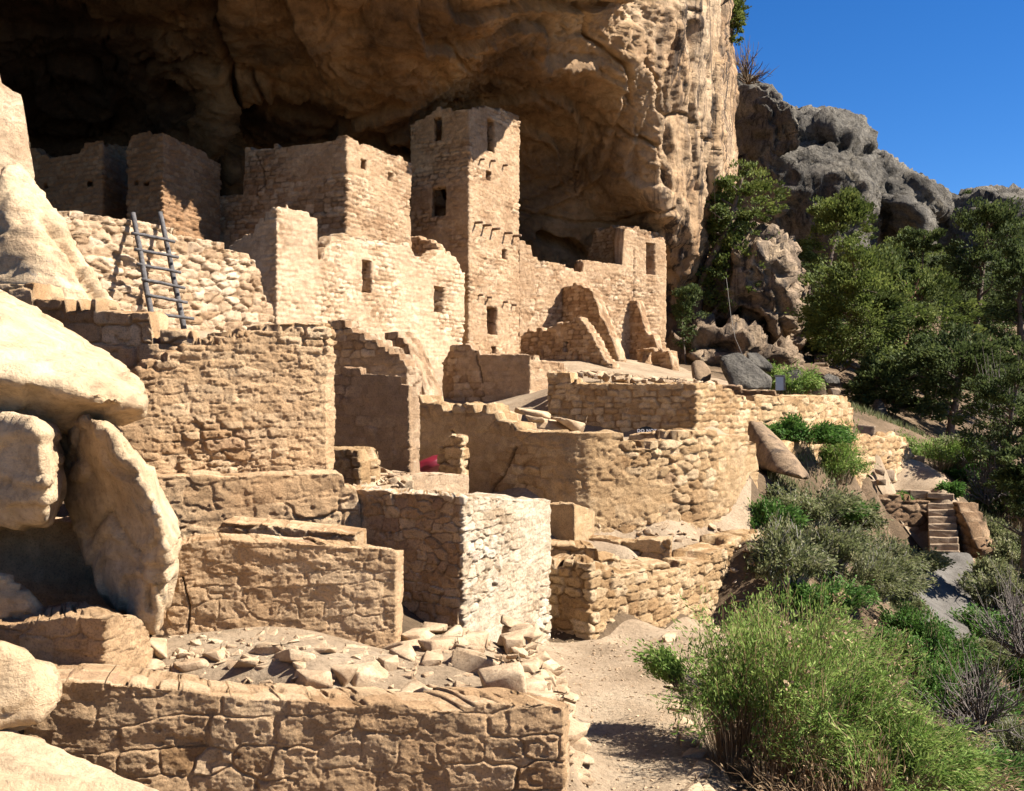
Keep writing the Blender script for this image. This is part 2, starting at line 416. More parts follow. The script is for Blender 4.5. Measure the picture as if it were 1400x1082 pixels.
    at = dict(sid=np.concatenate([ID, IDb] + eID), stone=np.concatenate([stone_m, sstep(.03, .16, eb)] + eS),
              crack=np.concatenate([crack, np.zeros(nV)] + [np.zeros(len(bv))] * (K - 1)))
    o = mesh_obj(name, Vt, faces, M[mat], parent, True, at)
    return o
def twall(name, label, *a, cat='wall', group=None, **k):
    o = wall(name, *a, **k); return tag(o, label, cat, group)

# ------------------------------------------------------------------ rocks
def vox_rock(name, hulls, voxel, mat, label=None, cat='boulder', group=None, amp=.05, nscale=1.2, strata=.0, smooth=2, parent=None, seed=1, kind=None, facet=.0, coords='px', grooves=(), cuts=0, plate=0., ridge=.6, crackd=.0):
    bm = bmesh.new()
    for h in hulls:
        vs = [bm.verts.new(W(*p) if coords == 'px' else p) for p in h]
        r = bmesh.ops.convex_hull(bm, input=vs)
        junk = [g for g in r['geom_interior'] + r['geom_unused'] if isinstance(g, bmesh.types.BMVert) and g.is_valid]
        if junk: bmesh.ops.delete(bm, geom=list(set(junk)), context='VERTS')
    me = bpy.data.meshes.new('tmp'); bm.to_mesh(me); bm.free()
    ob = bpy.data.objects.new('tmp', me); scene.collection.objects.link(ob)
    md = ob.modifiers.new('r', 'REMESH'); md.mode = 'VOXEL'; md.voxel_size = voxel
    if smooth: s = ob.modifiers.new('s', 'SMOOTH'); s.iterations = smooth; s.factor = .6
    dg = bpy.context.evaluated_depsgraph_get(); ev = ob.evaluated_get(dg)
    m2 = bpy.data.meshes.new_from_object(ev)
    nv = len(m2.vertices); co = np.zeros(nv * 3); m2.vertices.foreach_get('co', co); co = co.reshape(-1, 3)
    nn = np.zeros(nv * 3); m2.vertices.foreach_get('normal', nn); nn = nn.reshape(-1, 3)
    faces = [list(p.vertices) for p in m2.polygons]
    bpy.data.objects.remove(ob); bpy.data.meshes.remove(me); bpy.data.meshes.remove(m2)
    x, y, z = co.T * nscale
    rgc = np.random.default_rng(seed)
    ctr = co.mean(0)
    for _ in range(cuts):
        nd = rgc.normal(size=3); nd /= np.linalg.norm(nd); hgt = (co - ctr) @ nd; lim = np.quantile(hgt, rgc.uniform(.90, .985))
        co = co - nd * (np.maximum(0, hgt - lim) * .85)[:, None]
    d = amp * fbm(x, y, z, 5, seed) + amp * ridge * (np.abs(fbm(x * 1.7, y * 1.7, z * 1.7, 5, seed + 9, .6)) * -2 + .5)
    if crackd:
        for f_, s_ in ((.5, 1), (1.3, .5)):
            cz = np.abs(fbm(x * f_ + 3, y * f_, z * f_ * 1.5, 3, seed + 30)); d = d - crackd * s_ * (1 - sstep(0, .02 + .01 / f_ * 0, cz)) * sstep(-.1, .2, vnoise(x * .7, y * .7, z * .7, seed + 33))
    if plate:
        c = fbm(x * .55, y * .55, z * .9, 3, seed + 14) * 5; fr = c - np.floor(c); d = d + plate * (sstep(0, .09, fr) - fr)
    if facet:
        c = fbm(x * .6, y * .6, z * .6, 2, seed + 4) * 6; d = d + facet * (np.abs(c - np.floor(c) - .5) - .25)
    if strata:
        s = z * 1.6 + .5 * fbm(x * .3, y * .3, z * .3, 2, seed + 3); fr = s - np.floor(s)
        d = d + strata * (sstep(0, .12, fr) - .5) * (.4 + .6 * hsh(np.floor(s).astype(int), 3, 0, seed))
    for (pl, w, dp) in grooves:
        ppx = CX + F * co[:, 0] / co[:, 1]; ppy = CY - F * co[:, 2] / co[:, 1]
        d = d - dp * (1 - sstep(0, w, seg_dist(ppx, ppy, pl)))
    co = co + nn * d[:, None]
    o = mesh_obj(name, co, faces, M[mat], parent, True)
    return tag(o, label, cat if kind is None else None, group, kind)

def stone_mesh(seed, flat=.55, n=16, lx=1.0):
    rg = np.random.default_rng(seed); bm = bmesh.new()
    for i in range(n):
        v = rg.uniform(-1, 1, 3); v = np.sign(v) * np.abs(v) ** .45
        bm.verts.new((v[0] * .5 * lx, v[1] * .4, v[2] * .5 * flat))
    r = bmesh.ops.convex_hull(bm, input=list(bm.verts))
    junk = [g for g in r['geom_interior'] + r['geom_unused'] if isinstance(g, bmesh.types.BMVert) and g.is_valid]
    if junk: bmesh.ops.delete(bm, geom=list(set(junk)), context='VERTS')
    bmesh.ops.dissolve_limit(bm, angle_limit=R(14), verts=list(bm.verts), edges=list(bm.edges))
    try: bmesh.ops.bevel(bm, geom=list(bm.edges), offset=.045, segments=2, affect='EDGES', profile=.6)
    except Exception: pass
    bmesh.ops.triangulate(bm, faces=list(bm.faces))
    v = np.array([q.co[:] for q in bm.verts]); f = np.array([[q.index for q in p.verts] for p in bm.faces])
    v = v + .035 * np.column_stack([fbm(v[:, 0] * 5, v[:, 1] * 5, v[:, 2] * 5 + k * 9, 2, seed) for k in range(3)])
    bm.free(); return v, f
STN = [stone_mesh(s, .35 + .1 * (s % 5), 15, 1 + .25 * (s % 3)) for s in range(10)]
def rot3(a, b, c):
    return np.array(Matrix.Rotation(a, 3, 'Z') @ Matrix.Rotation(b, 3, 'X') @ Matrix.Rotation(c, 3, 'Y'))
def pile(name, places, mat, label=None, cat=None, kind=None, group=None, seed=0):
    """places: list of (x,y,z,size) joined in one object"""
    rg = np.random.default_rng(seed); vs, fs = [], []; off = 0
    for (x, y, z, s) in places:
        v, f = STN[rg.integers(0, len(STN))]
        m = rot3(rg.uniform(0, 6.28), rg.normal(0, .3), rg.normal(0, .3))
        v2 = (v * s * np.array((1, 1, rg.uniform(.45, .9)))) @ m.T + np.array((x, y, z)); vs.append(v2); fs.append(f + off); off += len(v2)
    o = mesh_obj(name, np.concatenate(vs), np.concatenate(fs), mat, None, True)
    return tag(o, label, cat, group, kind)
_sm = {}
def loose(name, label, loc, size, rz, tilt=(0, 0), mat='stone', group=None, var=0, cat='stone', sc=(1, 1, 1)):
    k = (var % len(STN), mat)
    if k not in _sm:
        v, f = STN[k[0]]; me = bpy.data.meshes.new(name); me.from_pydata(v.tolist(), [], f.tolist())
        me.polygons.foreach_set('use_smooth', [True] * len(f)); me.materials.append(M[mat]); _sm[k] = me
    o = bpy.data.objects.new(name, _sm[k]); scene.collection.objects.link(o)
    o.location = tuple(loc); o.scale = (size * sc[0], size * sc[1], size * sc[2]); o.rotation_euler = (tilt[0], tilt[1], rz)
    return tag(o, label, cat, group)
# ------------------------------------------------------------------ terrain
GP = [  # (px, py, Y) seen on the ground
 (850,1075,8.2),(780,1000,9.3),(900,960,10.2),(800,900,11.9),(760,870,12.6),(880,865,12.9),(940,1050,8.6),(960,880,12.0),
 (500,915,9.6),(300,925,9.2),(650,905,9.8),(620,870,10.6),(100,1000,8.2),(100,850,9.4),(0,830,9.2),
 (560,690,12.6),(480,690,12.2),(300,760,10.3),(640,690,13.2),(600,676,15.5),(700,700,15.0),
 (860,755,14.3),(980,745,15.2),(1035,738,15.6),
 (600,640,18),(800,605,20),(950,612,20),(1020,640,19),(640,575,24),(720,585,22.4),
 (1060,660,21),(1110,690,23),(1060,720,18.5),(1150,720,25),(1110,800,19),(1200,840,23),(1060,800,16),
 (1290,766,29.6),(1258,770,29.3),(1325,766,29.6),(1290,768,30.4),(1320,768,30.6),(1290,792,28.2),(1290,845,26),(1310,900,21.5),(1290,980,16.5),(1200,950,14.5),(1150,1050,10.5),(1240,1070,11),(1330,1050,14),
 (1040,900,13),(1050,1040,9.6),(1000,1080,8.4),
 (1130,668,29.5),(1230,668,32.0),(1240,645,33.5),(1290,655,33.2),(1200,672,31),(1290,680,31.8),(1260,600,38),(1160,600,33),(1340,700,34),(1395,760,32),(1390,880,24),(1398,1000,17.5),
 (1060,560,28),(1160,560,34),(1100,545,38),(1000,520,42),(950,515,40),(1120,500,50),(1125,478,56),(1200,560,44),(1300,600,44),(1380,620,44),
 (1190,500,62),(1300,520,66),(1390,520,66),(1150,430,85),(1400,430,95),
 (240,452,23),(400,470,26),(100,450,20),(560,480,32),(700,490,36),(800,490,38),(900,500,42),(680,500,30),(560,540,22),(480,520,22)]
GW = [(0,2,-1.9),(-3,4,-1.9),(2,4,-2.6),(6,4,-3.6),(12,6,-6),(24,12,-10),(-6,2,-1.6),(-8,8,-1.2),(-7,12,-.6),(-12,15,1),(-14,25,1.5),(-14,40,1.8),(-3,45,1.8),(6,55,1.6),
      (0,-10,-2),(20,-10,-9),(-15,-10,1),(40,10,-16),(40,40,-9),(60,80,2),(30,120,10),(80,150,22),(0,90,14),(45,20,-15),(60,-10,-20),(90,40,-14),(28,60,-1.5),(20,75,3),(40,75,2)]
for q in [(560,480,32),(700,490,36),(680,500,30),(560,540,22),(480,520,22),(500,915,9.6),(300,925,9.2),(650,905,9.8),(980,745,15.2),(1060,560,28),(1160,560,34),(1130,668,29.5),(1230,668,32.0),(640,575,24),(100,1000,8.2)]:
    if q in GP: GP.remove(q)
GP += [(600,565,25),(640,560,27),(680,520,33),(560,560,24),(480,545,22),(560,545,30)]
GW += [(-2.6,8.1,-2.13),(-1,8.1,-2.14),(-.15,8.1,-2.16),(-1,9,-2.12),(-.15,9,-2.14),(-.05,9.9,-2.3),(.55,8,-2.88),(1.2,8,-2.9),(.5,9,-2.87),(.55,9.8,-2.86),(1.3,9.5,-2.86),(.5,11,-2.8),(1.5,11,-2.8),(1.0,12,-2.77),(1.8,12.6,-2.8),(2.4,13.2,-2.85),(-3.2,8.1,-2.1)]
for pts in [ [(740,12.92,866,800),(775,12.72,870,800)], [(830,12.85,874,812),(900,13.7,868,816),(965,14.9,862,796),(1046,16.4,850,760)],
             [(563,17.9,690,632),(650,17,705,640),(770,15.9,740,650),(862,16.2,750,652),(950,17,744,645),(1034,19.6,718,650)],
             [(750,24.2,600,530),(850,23.4,604,538),(920,22.85,608,540)], [(985,23.6,610,545),(1036,25.4,600,560)],
             [(1070,27,585,562),(1120,29.5,585,555),(1166,32.2,600,562)],
             [(1070,25.2,665,628),(1120,28,668,618),(1180,31,668,612),(1250,34.5,640,612)],
             [(1128,30.2,712,684),(1200,31,735,686),(1262,31.5,775,694)],
             [(38,7.3,1250,965),(400,7.3,1250,975),(720,7.3,1250,985)],
             [(455,13.9,700,668),(640,13.5,705,690)] ]:
    for i_, (px, Y_, pf, pb) in enumerate(pts):
        a = np.array(((px - CX) / F * Y_, Y_)); j = min(i_, len(pts) - 2); p, q = pts[j], pts[j + 1]
        dd = np.array(((q[0] - CX) / F * q[1] - (p[0] - CX) / F * p[1], q[1] - p[1])); dd /= np.linalg.norm(dd); nn_ = np.array((dd[1], -dd[0]))
        fr = a + nn_ * .012 * Y_; bk = a - nn_ * max(.5, .036 * Y_)
        GW.append((fr[0], fr[1], (CY - pf) / F * Y_)); GW.append((bk[0], bk[1], (CY - pb) / F * Y_))
G = np.array([W(*p) for p in GP] + [np.array(p, float) for p in GW])
def _phi(d): return np.sqrt(d * d + .02)
_A = _phi(np.hypot(G[:, 0][:, None] - G[:, 0], G[:, 1][:, None] - G[:, 1])); _A += np.eye(len(G)) * -.01
_c = np.linalg.solve(np.block([[_A, np.ones((len(G), 1))], [np.ones((1, len(G))), np.zeros((1, 1))]]), np.append(G[:, 2], 0))
def zg(x, y):
    x = np.asarray(x, float); y = np.asarray(y, float); sh = x.shape; x = x.ravel(); y = y.ravel()
    z = _c[-1] + sum(_c[i] * _phi(np.hypot(x - G[i, 0], y - G[i, 1])) for i in range(len(G)))
    far = sstep(12, 60, y)
    z = z + (.02 + .5 * far) * fbm(x * .5, y * .5, 0, 4, 3) * .6 + .012 * fbm(x * 3, y * 3, 0, 3, 4)
    return z.reshape(sh)
def axis(lo, hi, c0, c1, d, g):
    a = list(np.arange(c0, c1 + d, d)); s = d
    while a[-1] < hi: s *= g; a.append(a[-1] + s)
    s = d
    while a[0] > lo: s *= g; a.insert(0, a[0] - s)
    return np.array(a)
def sheet(name, X, Y, Z, mat, keep=None, **k):
    nx, ny = X.shape; idx = np.arange(nx * ny).reshape(nx, ny)
    q = np.stack([idx[:-1, :-1], idx[1:, :-1], idx[1:, 1:], idx[:-1, 1:]], -1).reshape(-1, 4)
    if keep is not None: q = q[keep.ravel()]
    return mesh_obj(name, np.stack([X, Y, Z], -1).reshape(-1, 3), q, M[mat], origin=(0, 0, 0), **k)
ax = axis(-60, 260, -4.5, 14, .10, 1.06); ay = axis(-40, 320, 5, 20, .10, 1.02)
X, Y = np.meshgrid(ax, ay, indexing='ij')
sheet('ground', X, Y, zg(X, Y), 'ground')["kind"] = 'structure'
def ribbon(name, left, right, mat, lift, m=24, sub=10):
    """strip draped over the ground between two edges given as (px,py,Y) pairs"""
    Lp = np.array([W(*p)[:2] if len(p) == 3 else p for p in left]); Rp = np.array([W(*p)[:2] if len(p) == 3 else p for p in right])
    t = np.linspace(0, len(Lp) - 1, (len(Lp) - 1) * sub + 1); i = np.clip(t.astype(int), 0, len(Lp) - 2); f = (t - i)[:, None]
    A = Lp[i] * (1 - f) + Lp[i + 1] * f; B = Rp[i] * (1 - f) + Rp[i + 1] * f
    A = A + .05 * np.column_stack([fbm(t * 2, 0, 0, 3, 1), 0 * t]); B = B + .05 * np.column_stack([fbm(t * 2, 3, 0, 3, 2), 0 * t])
    s = np.linspace(0, 1, m)[None, :, None]; Q = A[:, None] * (1 - s) + B[:, None] * s
    z = zg(Q[..., 0], Q[..., 1]) + lift * np.minimum(1, 12 * s[..., 0] * (1 - s[..., 0]) + .1)
    o = sheet(name, Q[..., 0], Q[..., 1], z, mat); o["kind"] = 'structure'; return o
ribbon('path', [(-.35,5.0),(.15,7.0),(.35,8.2),(.5,9.5),(.2,11),(.28,11.8),(.42,12.3),(.95,12.55),(1.9,13.65),(2.5,14.6)], [(1.75,5.0),(1.8,7.0),(1.72,8.2),(1.68,9.5),(1.9,11),(2.4,11.9),(2.5,12.6),(2.7,13),(2.95,13.8),(3.2,14.7)], 'dirt', .03, 40, 24)
ribbon('gravel_path', [(1264,764,29.75),(1258,790,28.3),(1242,845,26),(1258,880,23)], [(1330,764,29.75),(1332,790,28.3),(1330,845,26),(1326,880,23)], 'asphalt', .12, 16, 14)
ribbon('terrace_dirt', [(1160,640,33.6),(1150,668,31.6),(1140,676,31)], [(1300,640,34.5),(1310,668,32.6),(1312,690,31.4)], 'dirt', .10, 24, 10)
ribbon('terrace_dirt', [(-7,-4.0),(-7,2),(-5,7.0)], [(.3,-4),(.35,2),(.35,7.0)], 'dirt', .06, 20, 8)  # unseen pale sheet added to bounce warm sunlight onto the foreground wall
ribbon('terrace_dirt', [(-6,12.9),(-6,14.6),(-7,17),(-8,20),(-9,26),(-10,33),(-12,48)], [(.3,12.9),(1.7,14.4),(3.6,16.7),(4.3,19.7),(6,26.3),(9.2,32.6),(6,48)], 'dirt', .04, 90, 26)
ribbon('ledge_dirt', [(-3.4,7.55),(-3.3,8.6),(-1,9.1),(-.6,9.7)], [(.2,7.75),(.15,8.6),(.12,9.3),(.1,9.9)], 'dirt', .035, 40, 14)
ribbon('rubble_slope', [(815,757,14.4),(900,735,15.0),(990,745,15.4)], [(800,735,15.5),(900,728,16.2),(1035,715,17)], 'dirt', .05, 16, 10)

# ------------------------------------------------------------------ cliff with its alcove
def catmull(a, nper):
    a = np.asarray(a, float); out = []
    n = len(a)
    for i in range(n - 1):
        p0 = a[max(i - 1, 0)]; p1 = a[i]; p2 = a[i + 1]; p3 = a[min(i + 2, n - 1)]
        for t in np.linspace(0, 1, nper[i] + 1)[:-1]:
            out.append(.5 * ((2 * p1) + (-p0 + p2) * t + (2 * p0 - 5 * p1 + 4 * p2 - p3) * t * t + (-p0 + 3 * p1 - 3 * p2 + p3) * t ** 3) * .6 + .4 * (p1 * (1 - t) + p2 * t))
    out.append(a[-1]); return np.array(out)
cpx = [-700,-400,-100,50,180,300,330,430,540,640,720,790,850,900,935,962,985,1000]
rpy = [0,60,120,180,240,300,360,430,540]
YD = {
 -700:[33,35,38,41,43,44,44,44,44], -400:[33,35,38,41,43,44,44,44,44], -100:[34,36,38.5,42,43.5,44,44,44,44], 50:[35,37,39.5,42.5,43.5,44,44,44,44],
 180:[35,37,39,41.5,43,44,44,44,44], 300:[34.5,36,37.5,38.6,40.5,43,44,44,44], 330:[34,35.8,37.6,41.5,42.5,43.5,44,44,44],
 430:[34,35.8,38.2,41.2,42.5,44,45,45,45], 540:[34.2,36,38.4,41.0,43.5,45,46,46,46], 640:[35.6,37.6,40.6,43.6,45,46,47,47,47],
 720:[37.2,39,41.8,45,47,48,49,49.5,50], 790:[39,40.2,42.6,46,47.8,48.6,50,50.5,51], 850:[41.2,41.6,43.4,44.8,46.4,48.6,50.5,51,51],
 900:[43.6,44,44.6,44.9,45.4,46.6,49,51,51], 935:[45.6,45.8,46.2,46.8,47.2,47.6,49.4,51.5,52], 962:[47.4,47.6,48,48.6,49.2,50,51,52.5,53],
 985:[50,50,50.4,51.0,51.6,52,52.6,53.2,54], 1000:[55,55,55,55,55.5,56,56,56,57]}
lip = {-700:(-16,-2,15.5),-400:(-12,5,15.5),-100:(-10,10,15.3),50:(-9.5,14,15),180:(-9,18,14.6),300:(-7.6,22.5,14.5),330:(-7,23.5,14.5),430:(-5.2,27,14.4),
       540:(-2.4,30.3,14.2),640:(.2,33,14.0),720:(2.9,36,13.9),790:(4.3,38.8,14.0)}
rows_px = []
grid = []
for px in cpx:
    col = []
    if px in lip: l = np.array(lip[px], float)
    else: l = W(px, -25, YD[px][0] - .1)
    out = np.array((.83, -.55, 0))
    far = l + out * (-14) + np.array((0, 0, 24)); hi = l + out * (-1.5) + np.array((0, 0, 11)); md = l + out * .25 + np.array((0, 0, 3.2))
    if px >= 935: hi = l + np.array((-.2, 1.5, 9)); md = l + np.array((0.1, .3, 3)); far = hi + np.array((-12, 4, 7))
    c0 = W(px, 0, YD[px][0])
    mid = (l * .5 + c0 * .5) + np.array((0, 0, .7 if px in lip else 0))
    col = [far, hi, md, l, mid] + [W(px, py, y) for py, y in zip(rpy, YD[px])]
    grid.append(col)
# wrap the right edge of the cliff away from the viewer
last = grid[-1]; grid.append([p + np.array((1.0, 9, 0)) for p in last]); grid.append([p + np.array((-2, 30, 3)) for p in last])
grid = np.array(grid)
nper_c = [8,10] + [max(5, int((cpx[i + 1] - cpx[i]) / 2.4)) for i in range(2, len(cpx) - 1)] + [20, 8]
nper_r = [8, 14, 14, 14, 18] + [25] * 6 + [22, 16]
g1 = catmull(grid, nper_c); g2 = catmull(np.swapaxes(g1, 0, 1), nper_r); Gd = np.swapaxes(g2, 0, 1)
# displacement along the surface normal
du = np.gradient(Gd, axis=0); dvv = np.gradient(Gd, axis=1); nr = np.cross(du, dvv); nr /= np.linalg.norm(nr, axis=-1, keepdims=True) + 1e-9
tocam = -Gd / np.linalg.norm(Gd, axis=-1, keepdims=True)
if np.mean(np.sum(nr * tocam, -1)) < 0: nr = -nr
x, y, z = Gd[..., 0], Gd[..., 1], Gd[..., 2]
out_ = sstep(4.2, 7.0, x)
d = .65 * fbm(x * .20, y * .20, z * .26, 3, 40) + .30 * (.3 - np.abs(fbm(x * .30, y * .30, z * .55, 5, 41))) * (1 - out_) + .10 * fbm(x * 1.6, y * 1.6, z * 2.6, 6, 42, .65)
c = fbm(x * .55 + 2, y * .55, z * 1.5, 3, 81) * 6 + .2 * fbm(x * 3, y * 3, z * 3, 3, 82); fr = c - np.floor(c)
d = d + .11 * (sstep(0, .05, fr) - fr) * (1 - .6 * out_)
c = fbm(x * .13, y * .13, z * .2, 2, 43) * 5 + .15 * fbm(x, y, z, 3, 48); fr = c - np.floor(c)
d = d + .55 * (sstep(0, .06, fr) - fr) * (1 - .92 * out_)                        # big spalled, shelving plates
c = fbm(x * .3 + 4, y * .3, z * .5, 2, 46) * 4 + .15 * fbm(x * 2, y * 2, z * 2, 3, 49); fr = c - np.floor(c)
d = d + .16 * (sstep(0, .07, fr) - fr) * (1 - .85 * out_)
for f_, a_, s1 in ((.17, .7, 71), (.42, .35, 72), (.9, .14, 73)):                 # open fractures
    cz = np.abs(fbm(x * f_, y * f_, z * f_ * 1.3, 3, s1)); d = d - a_ * (1 - sstep(0, .022, cz)) * sstep(-.15, .2, vnoise(x * .25, y * .25, z * .25, s1 + 9)) * (1 - .5 * out_)
vert = fbm(x * .55 + .25 * z, y * .55, z * .07, 4, 47)
v2 = fbm(x * 1.3 + .5 * z, y * 1.3, z * .16, 4, 61)
d = d + (1.0 * (.25 - np.abs(vert)) + .18 * (.25 - np.abs(v2))) * out_                                       # upright fluting of the outer buttress
ppx = CX + F * x / np.maximum(y, 1); ppy = CY - F * z / np.maximum(y, 1)
for pl, w, dp in [([(304,-60),(312,60),(322,120),(318,160),(300,220),(296,270)], 7, .9), ([(322,150),(350,134),(420,140),(500,168),(560,205)], 9, 1.1),
                  ([(230,40),(260,70),(300,88)], 5, .4), ([(985,0),(975,90),(968,180),(962,300)], 5, .8), ([(820,150),(842,175),(900,200),(912,260)], 4, .5),
                  ([(600,40),(640,80),(700,96),(760,140),(820,150)], 4, .35), ([(700,285),(780,300),(860,295),(915,285)], 4, .3), ([(780,0),(800,50),(845,80),(860,140)], 4, .5),
                  ([(920,20),(905,120),(918,220)], 4, .4), ([(945,30),(940,130),(946,260)], 3, .5), ([(735,318),(770,330),(800,345)], 12, 1.2)]:
    d = d - dp * (1 - sstep(0, w, seg_dist(ppx, ppy, pl)))
Gd2 = Gd + nr * d[..., None]
def cliff_material():
    m, n, b = new_mat('cliff_rock'); co = gcoord(n)
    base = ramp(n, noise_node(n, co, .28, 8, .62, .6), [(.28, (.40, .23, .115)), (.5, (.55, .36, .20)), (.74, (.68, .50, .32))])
    soot_shade = ramp(n, noise_node(n, co, .25, 8, .66, .5), [(.3, (.09, .052, .028)), (.5, (.35, .195, .09)), (.72, (.62, .40, .205))])
    c = mixc(n, base, soot_shade, attr(n, "inner"))
    c = mixc(n, c, (.028, .018, .014), attr(n, "soot_shade"))  # soot and deep alcove shade both put into this colour
    c = mixc(n, c, ramp(n, noise_node(n, co, 1.8, 9, .7), [(.3, G3(.55)), (.55, G3(1.05)), (.8, G3(1.25))]), 1.0, 'MULTIPLY')
    cs = gcoord(n, 1.3, 1.3, .11)
    f = ramp(n, noise_node(n, cs, 1.5, 8, .68, .7), [(.48, G3(0)), (.58, G3(1))])
    f2 = ramp(n, noise_node(n, co, .2, 3), [(.34, G3(.2)), (.52, G3(1))])
    a = N(n, "ShaderNodeMath", operation='MULTIPLY'); n.links.new(f, a.inputs[0]); n.links.new(f2, a.inputs[1])
    b2 = N(n, "ShaderNodeMath", operation='MULTIPLY'); n.links.new(a.outputs[0], b2.inputs[0]); n.links.new(attr(n, "outer"), b2.inputs[1])
    c = mixc(n, c, (.055, .040, .032), b2.outputs[0])
    n.links.new(c, b.inputs["Base Color"])
    bump(n, b, noise_node(n, co, 2.2, 12, .78), .4)
    return m
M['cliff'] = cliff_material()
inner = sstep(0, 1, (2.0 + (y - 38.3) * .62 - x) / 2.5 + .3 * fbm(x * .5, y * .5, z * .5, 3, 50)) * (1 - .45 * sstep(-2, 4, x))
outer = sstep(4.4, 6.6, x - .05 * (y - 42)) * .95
soot_shade = .8 * sstep(-7, -14, x + 3 * fbm(x * .3, y * .3, z * .3, 3, 90)) + .6 * sstep(.05, .4, fbm(x * .25, y * .25, z * .4, 4, 91)) * inner  # darker towards the left: alcove shade painted in along with soot
soot_shade = np.clip(soot_shade, 0, .9)
sheet('cliff', Gd2[..., 0], Gd2[..., 1], Gd2[..., 2], 'cliff', attrs=dict(inner=inner.ravel(), outer=outer.ravel(), soot_shade=soot_shade.ravel()))["kind"] = 'structure'
# ------------------------------------------------------------------ the ruined village: far buildings
far = dict(mat='far', sh=.145, asp=2.4, amp=.065, wob=.03, ragged=.06, pix=1.45)
def building(name, label, loc):
    e = empty(name, loc); return tag(e, label, name.replace('_', ' '))
b = building('masonry_house', 'low dark masonry house deep in the shaded alcove at far left', W(90, 330, 32))
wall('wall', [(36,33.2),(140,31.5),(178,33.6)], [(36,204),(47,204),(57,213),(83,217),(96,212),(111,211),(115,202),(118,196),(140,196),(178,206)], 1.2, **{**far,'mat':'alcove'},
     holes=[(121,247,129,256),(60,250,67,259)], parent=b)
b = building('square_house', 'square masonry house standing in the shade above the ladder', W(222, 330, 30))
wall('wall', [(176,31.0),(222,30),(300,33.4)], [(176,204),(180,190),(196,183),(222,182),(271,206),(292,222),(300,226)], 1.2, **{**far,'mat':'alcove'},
     holes=[(141,250,147,258),(185,247,192,254),(198,249,207,254),(161,286,172,300)], parent=b)
b = building('two_storey_house', 'tall pale house with two small square windows under its flat top', W(473, 490, 32))
wall('wall', [(296,33.9),(335,33.5),(473,32),(560,35.8),('w',-6.3,37.4)],
     [(296,270),(334,266),(336,205),(400,200),(440,198),(455,191),(473,188),(500,200),(530,211),(558,222)], 1.0, **{**far,'ragged':.03},
     holes=[(491,218,499,232),(528,236,535.5,249)], cracks=[([(352,210),(360,232),(364,248),(352,268)], 1.1)], parent=b, plaster=.08, th=.4)
# four-storey tower
b = building('square_tower', 'tall four storey square tower reaching up to the alcove roof', W(640, 480, 37.5))
wall('wall', [(562,38.7),(640,37.5),(708,40.5),('w',-1.9,42.2)], [(562,170),(575,166),(590,158),(600,148),(607,149),(622,152),(640,150),(663,147),(677,149),(704,158)], 1.0, **{**far,'ragged':.04},
     holes=[(665,420,679,458),(685,341,693,355),(663,234,670,247),(665,164,675,208),(594,160,605,193),(591,256,611,296),(671,474,678,484)], parent=b, plaster=.1, th=.4)
# the projecting roof beams of the tower
def face_pt(px, py, A, B):
    a = W(A[0], 0, A[1]); c = W(B[0], 0, B[1]); dx, dy = c[0] - a[0], c[1] - a[1]; rx = (px - CX) / F
    t = (rx * a[1] - a[0]) / (dx - rx * dy); Yf = a[1] + t * dy
    return np.array((a[0] + t * dx, Yf, (CY - py) / F * Yf)), np.array((dy, -dx, 0)) / math.hypot(dx, dy)
def tube(pts, rad, k=6, cap=True):
    pts = np.asarray(pts, float); n = len(pts); rad = np.broadcast_to(rad, (n,)); V = []; Fc = []
    for i in range(n):
        t = pts[min(i + 1, n - 1)] - pts[max(i - 1, 0)]; t = t / (np.linalg.norm(t) + 1e-9)
        a = np.cross(t, (0.31, .17, .93)); a /= np.linalg.norm(a) + 1e-9; c = np.cross(t, a)
        for j in range(k):
            th = 2 * math.pi * j / k; V.append(pts[i] + rad[i] * (math.cos(th) * a + math.sin(th) * c))
    for i in range(n - 1):
        for j in range(k): Fc.append([i * k + j, i * k + (j + 1) % k, (i + 1) * k + (j + 1) % k, (i + 1) * k + j])
    if cap: Fc += [list(range(k))[::-1], [(n - 1) * k + j for j in range(k)]]
    return V, Fc
def beams(lst, A, B, parent, ln=.32, r=.05):
    for px, py in lst:
        p, nn = face_pt(px, py, A, B); v, f = tube([p - nn * .1, p + nn * ln + np.array((0, 0, float(rng.uniform(-.02, .02))))], r, 7)
        mesh_obj('roof_beam', v, f, M['viga'], parent, True)
beams([(648,305),(660,309),(672,314),(689,319),(701,323)], (640,37.5), (708,40.5), b, .35)
beams([(655,219),(670,220),(687,227)], (640,37.5), (708,40.5), b, .22, .045)
beams([(653,404),(665,407),(687,413),(699,417)], (640,37.5), (708,40.5), b, .22, .045)

twall('long_wall', 'long pale wall with a tall dark window right of the tower', [(709,40.6),(820,44.0),(880,45.9),(909,46.9),('w',5.2,48.5)],
     [(710,329),(725,338),(728,352),(747,360),(768,361),(785,372),(796,375),(799,356),(836,362),(850,363),(852,312),(862,311),(891,318),(906,324),(909,330)], 1.0,
     **far, holes=[(882,332.5,895,376)], plaster=.1, cracks=[([(866,340),(866,408)],.8)], th=.45)
twall('side_wall', 'short shaded wall meeting the top of the long wall under the rock', [(800,47.6),(851,45.6)], [(800,362),(811,330),(813,315),(830,313),(851,312)], 3.0, **far)
twall('broken_wall', 'tall broken wall jutting from the long wall with stepped right edge', [(770,42.3),(846,40.0)], [(770,393),(775,391),(792,389),(808,396),(819,422),(830,449),(838,468),(846,490)], 1.0, **far)
twall('broken_wall', 'narrow broken wall with stepped top near the cliff end of the village', [(860,45.3),(899,44.3)], [(860,415),(864,410),(868,409),(874,418),(877,435),(885,455),(894,458),(899,478)], 1.0, **far)
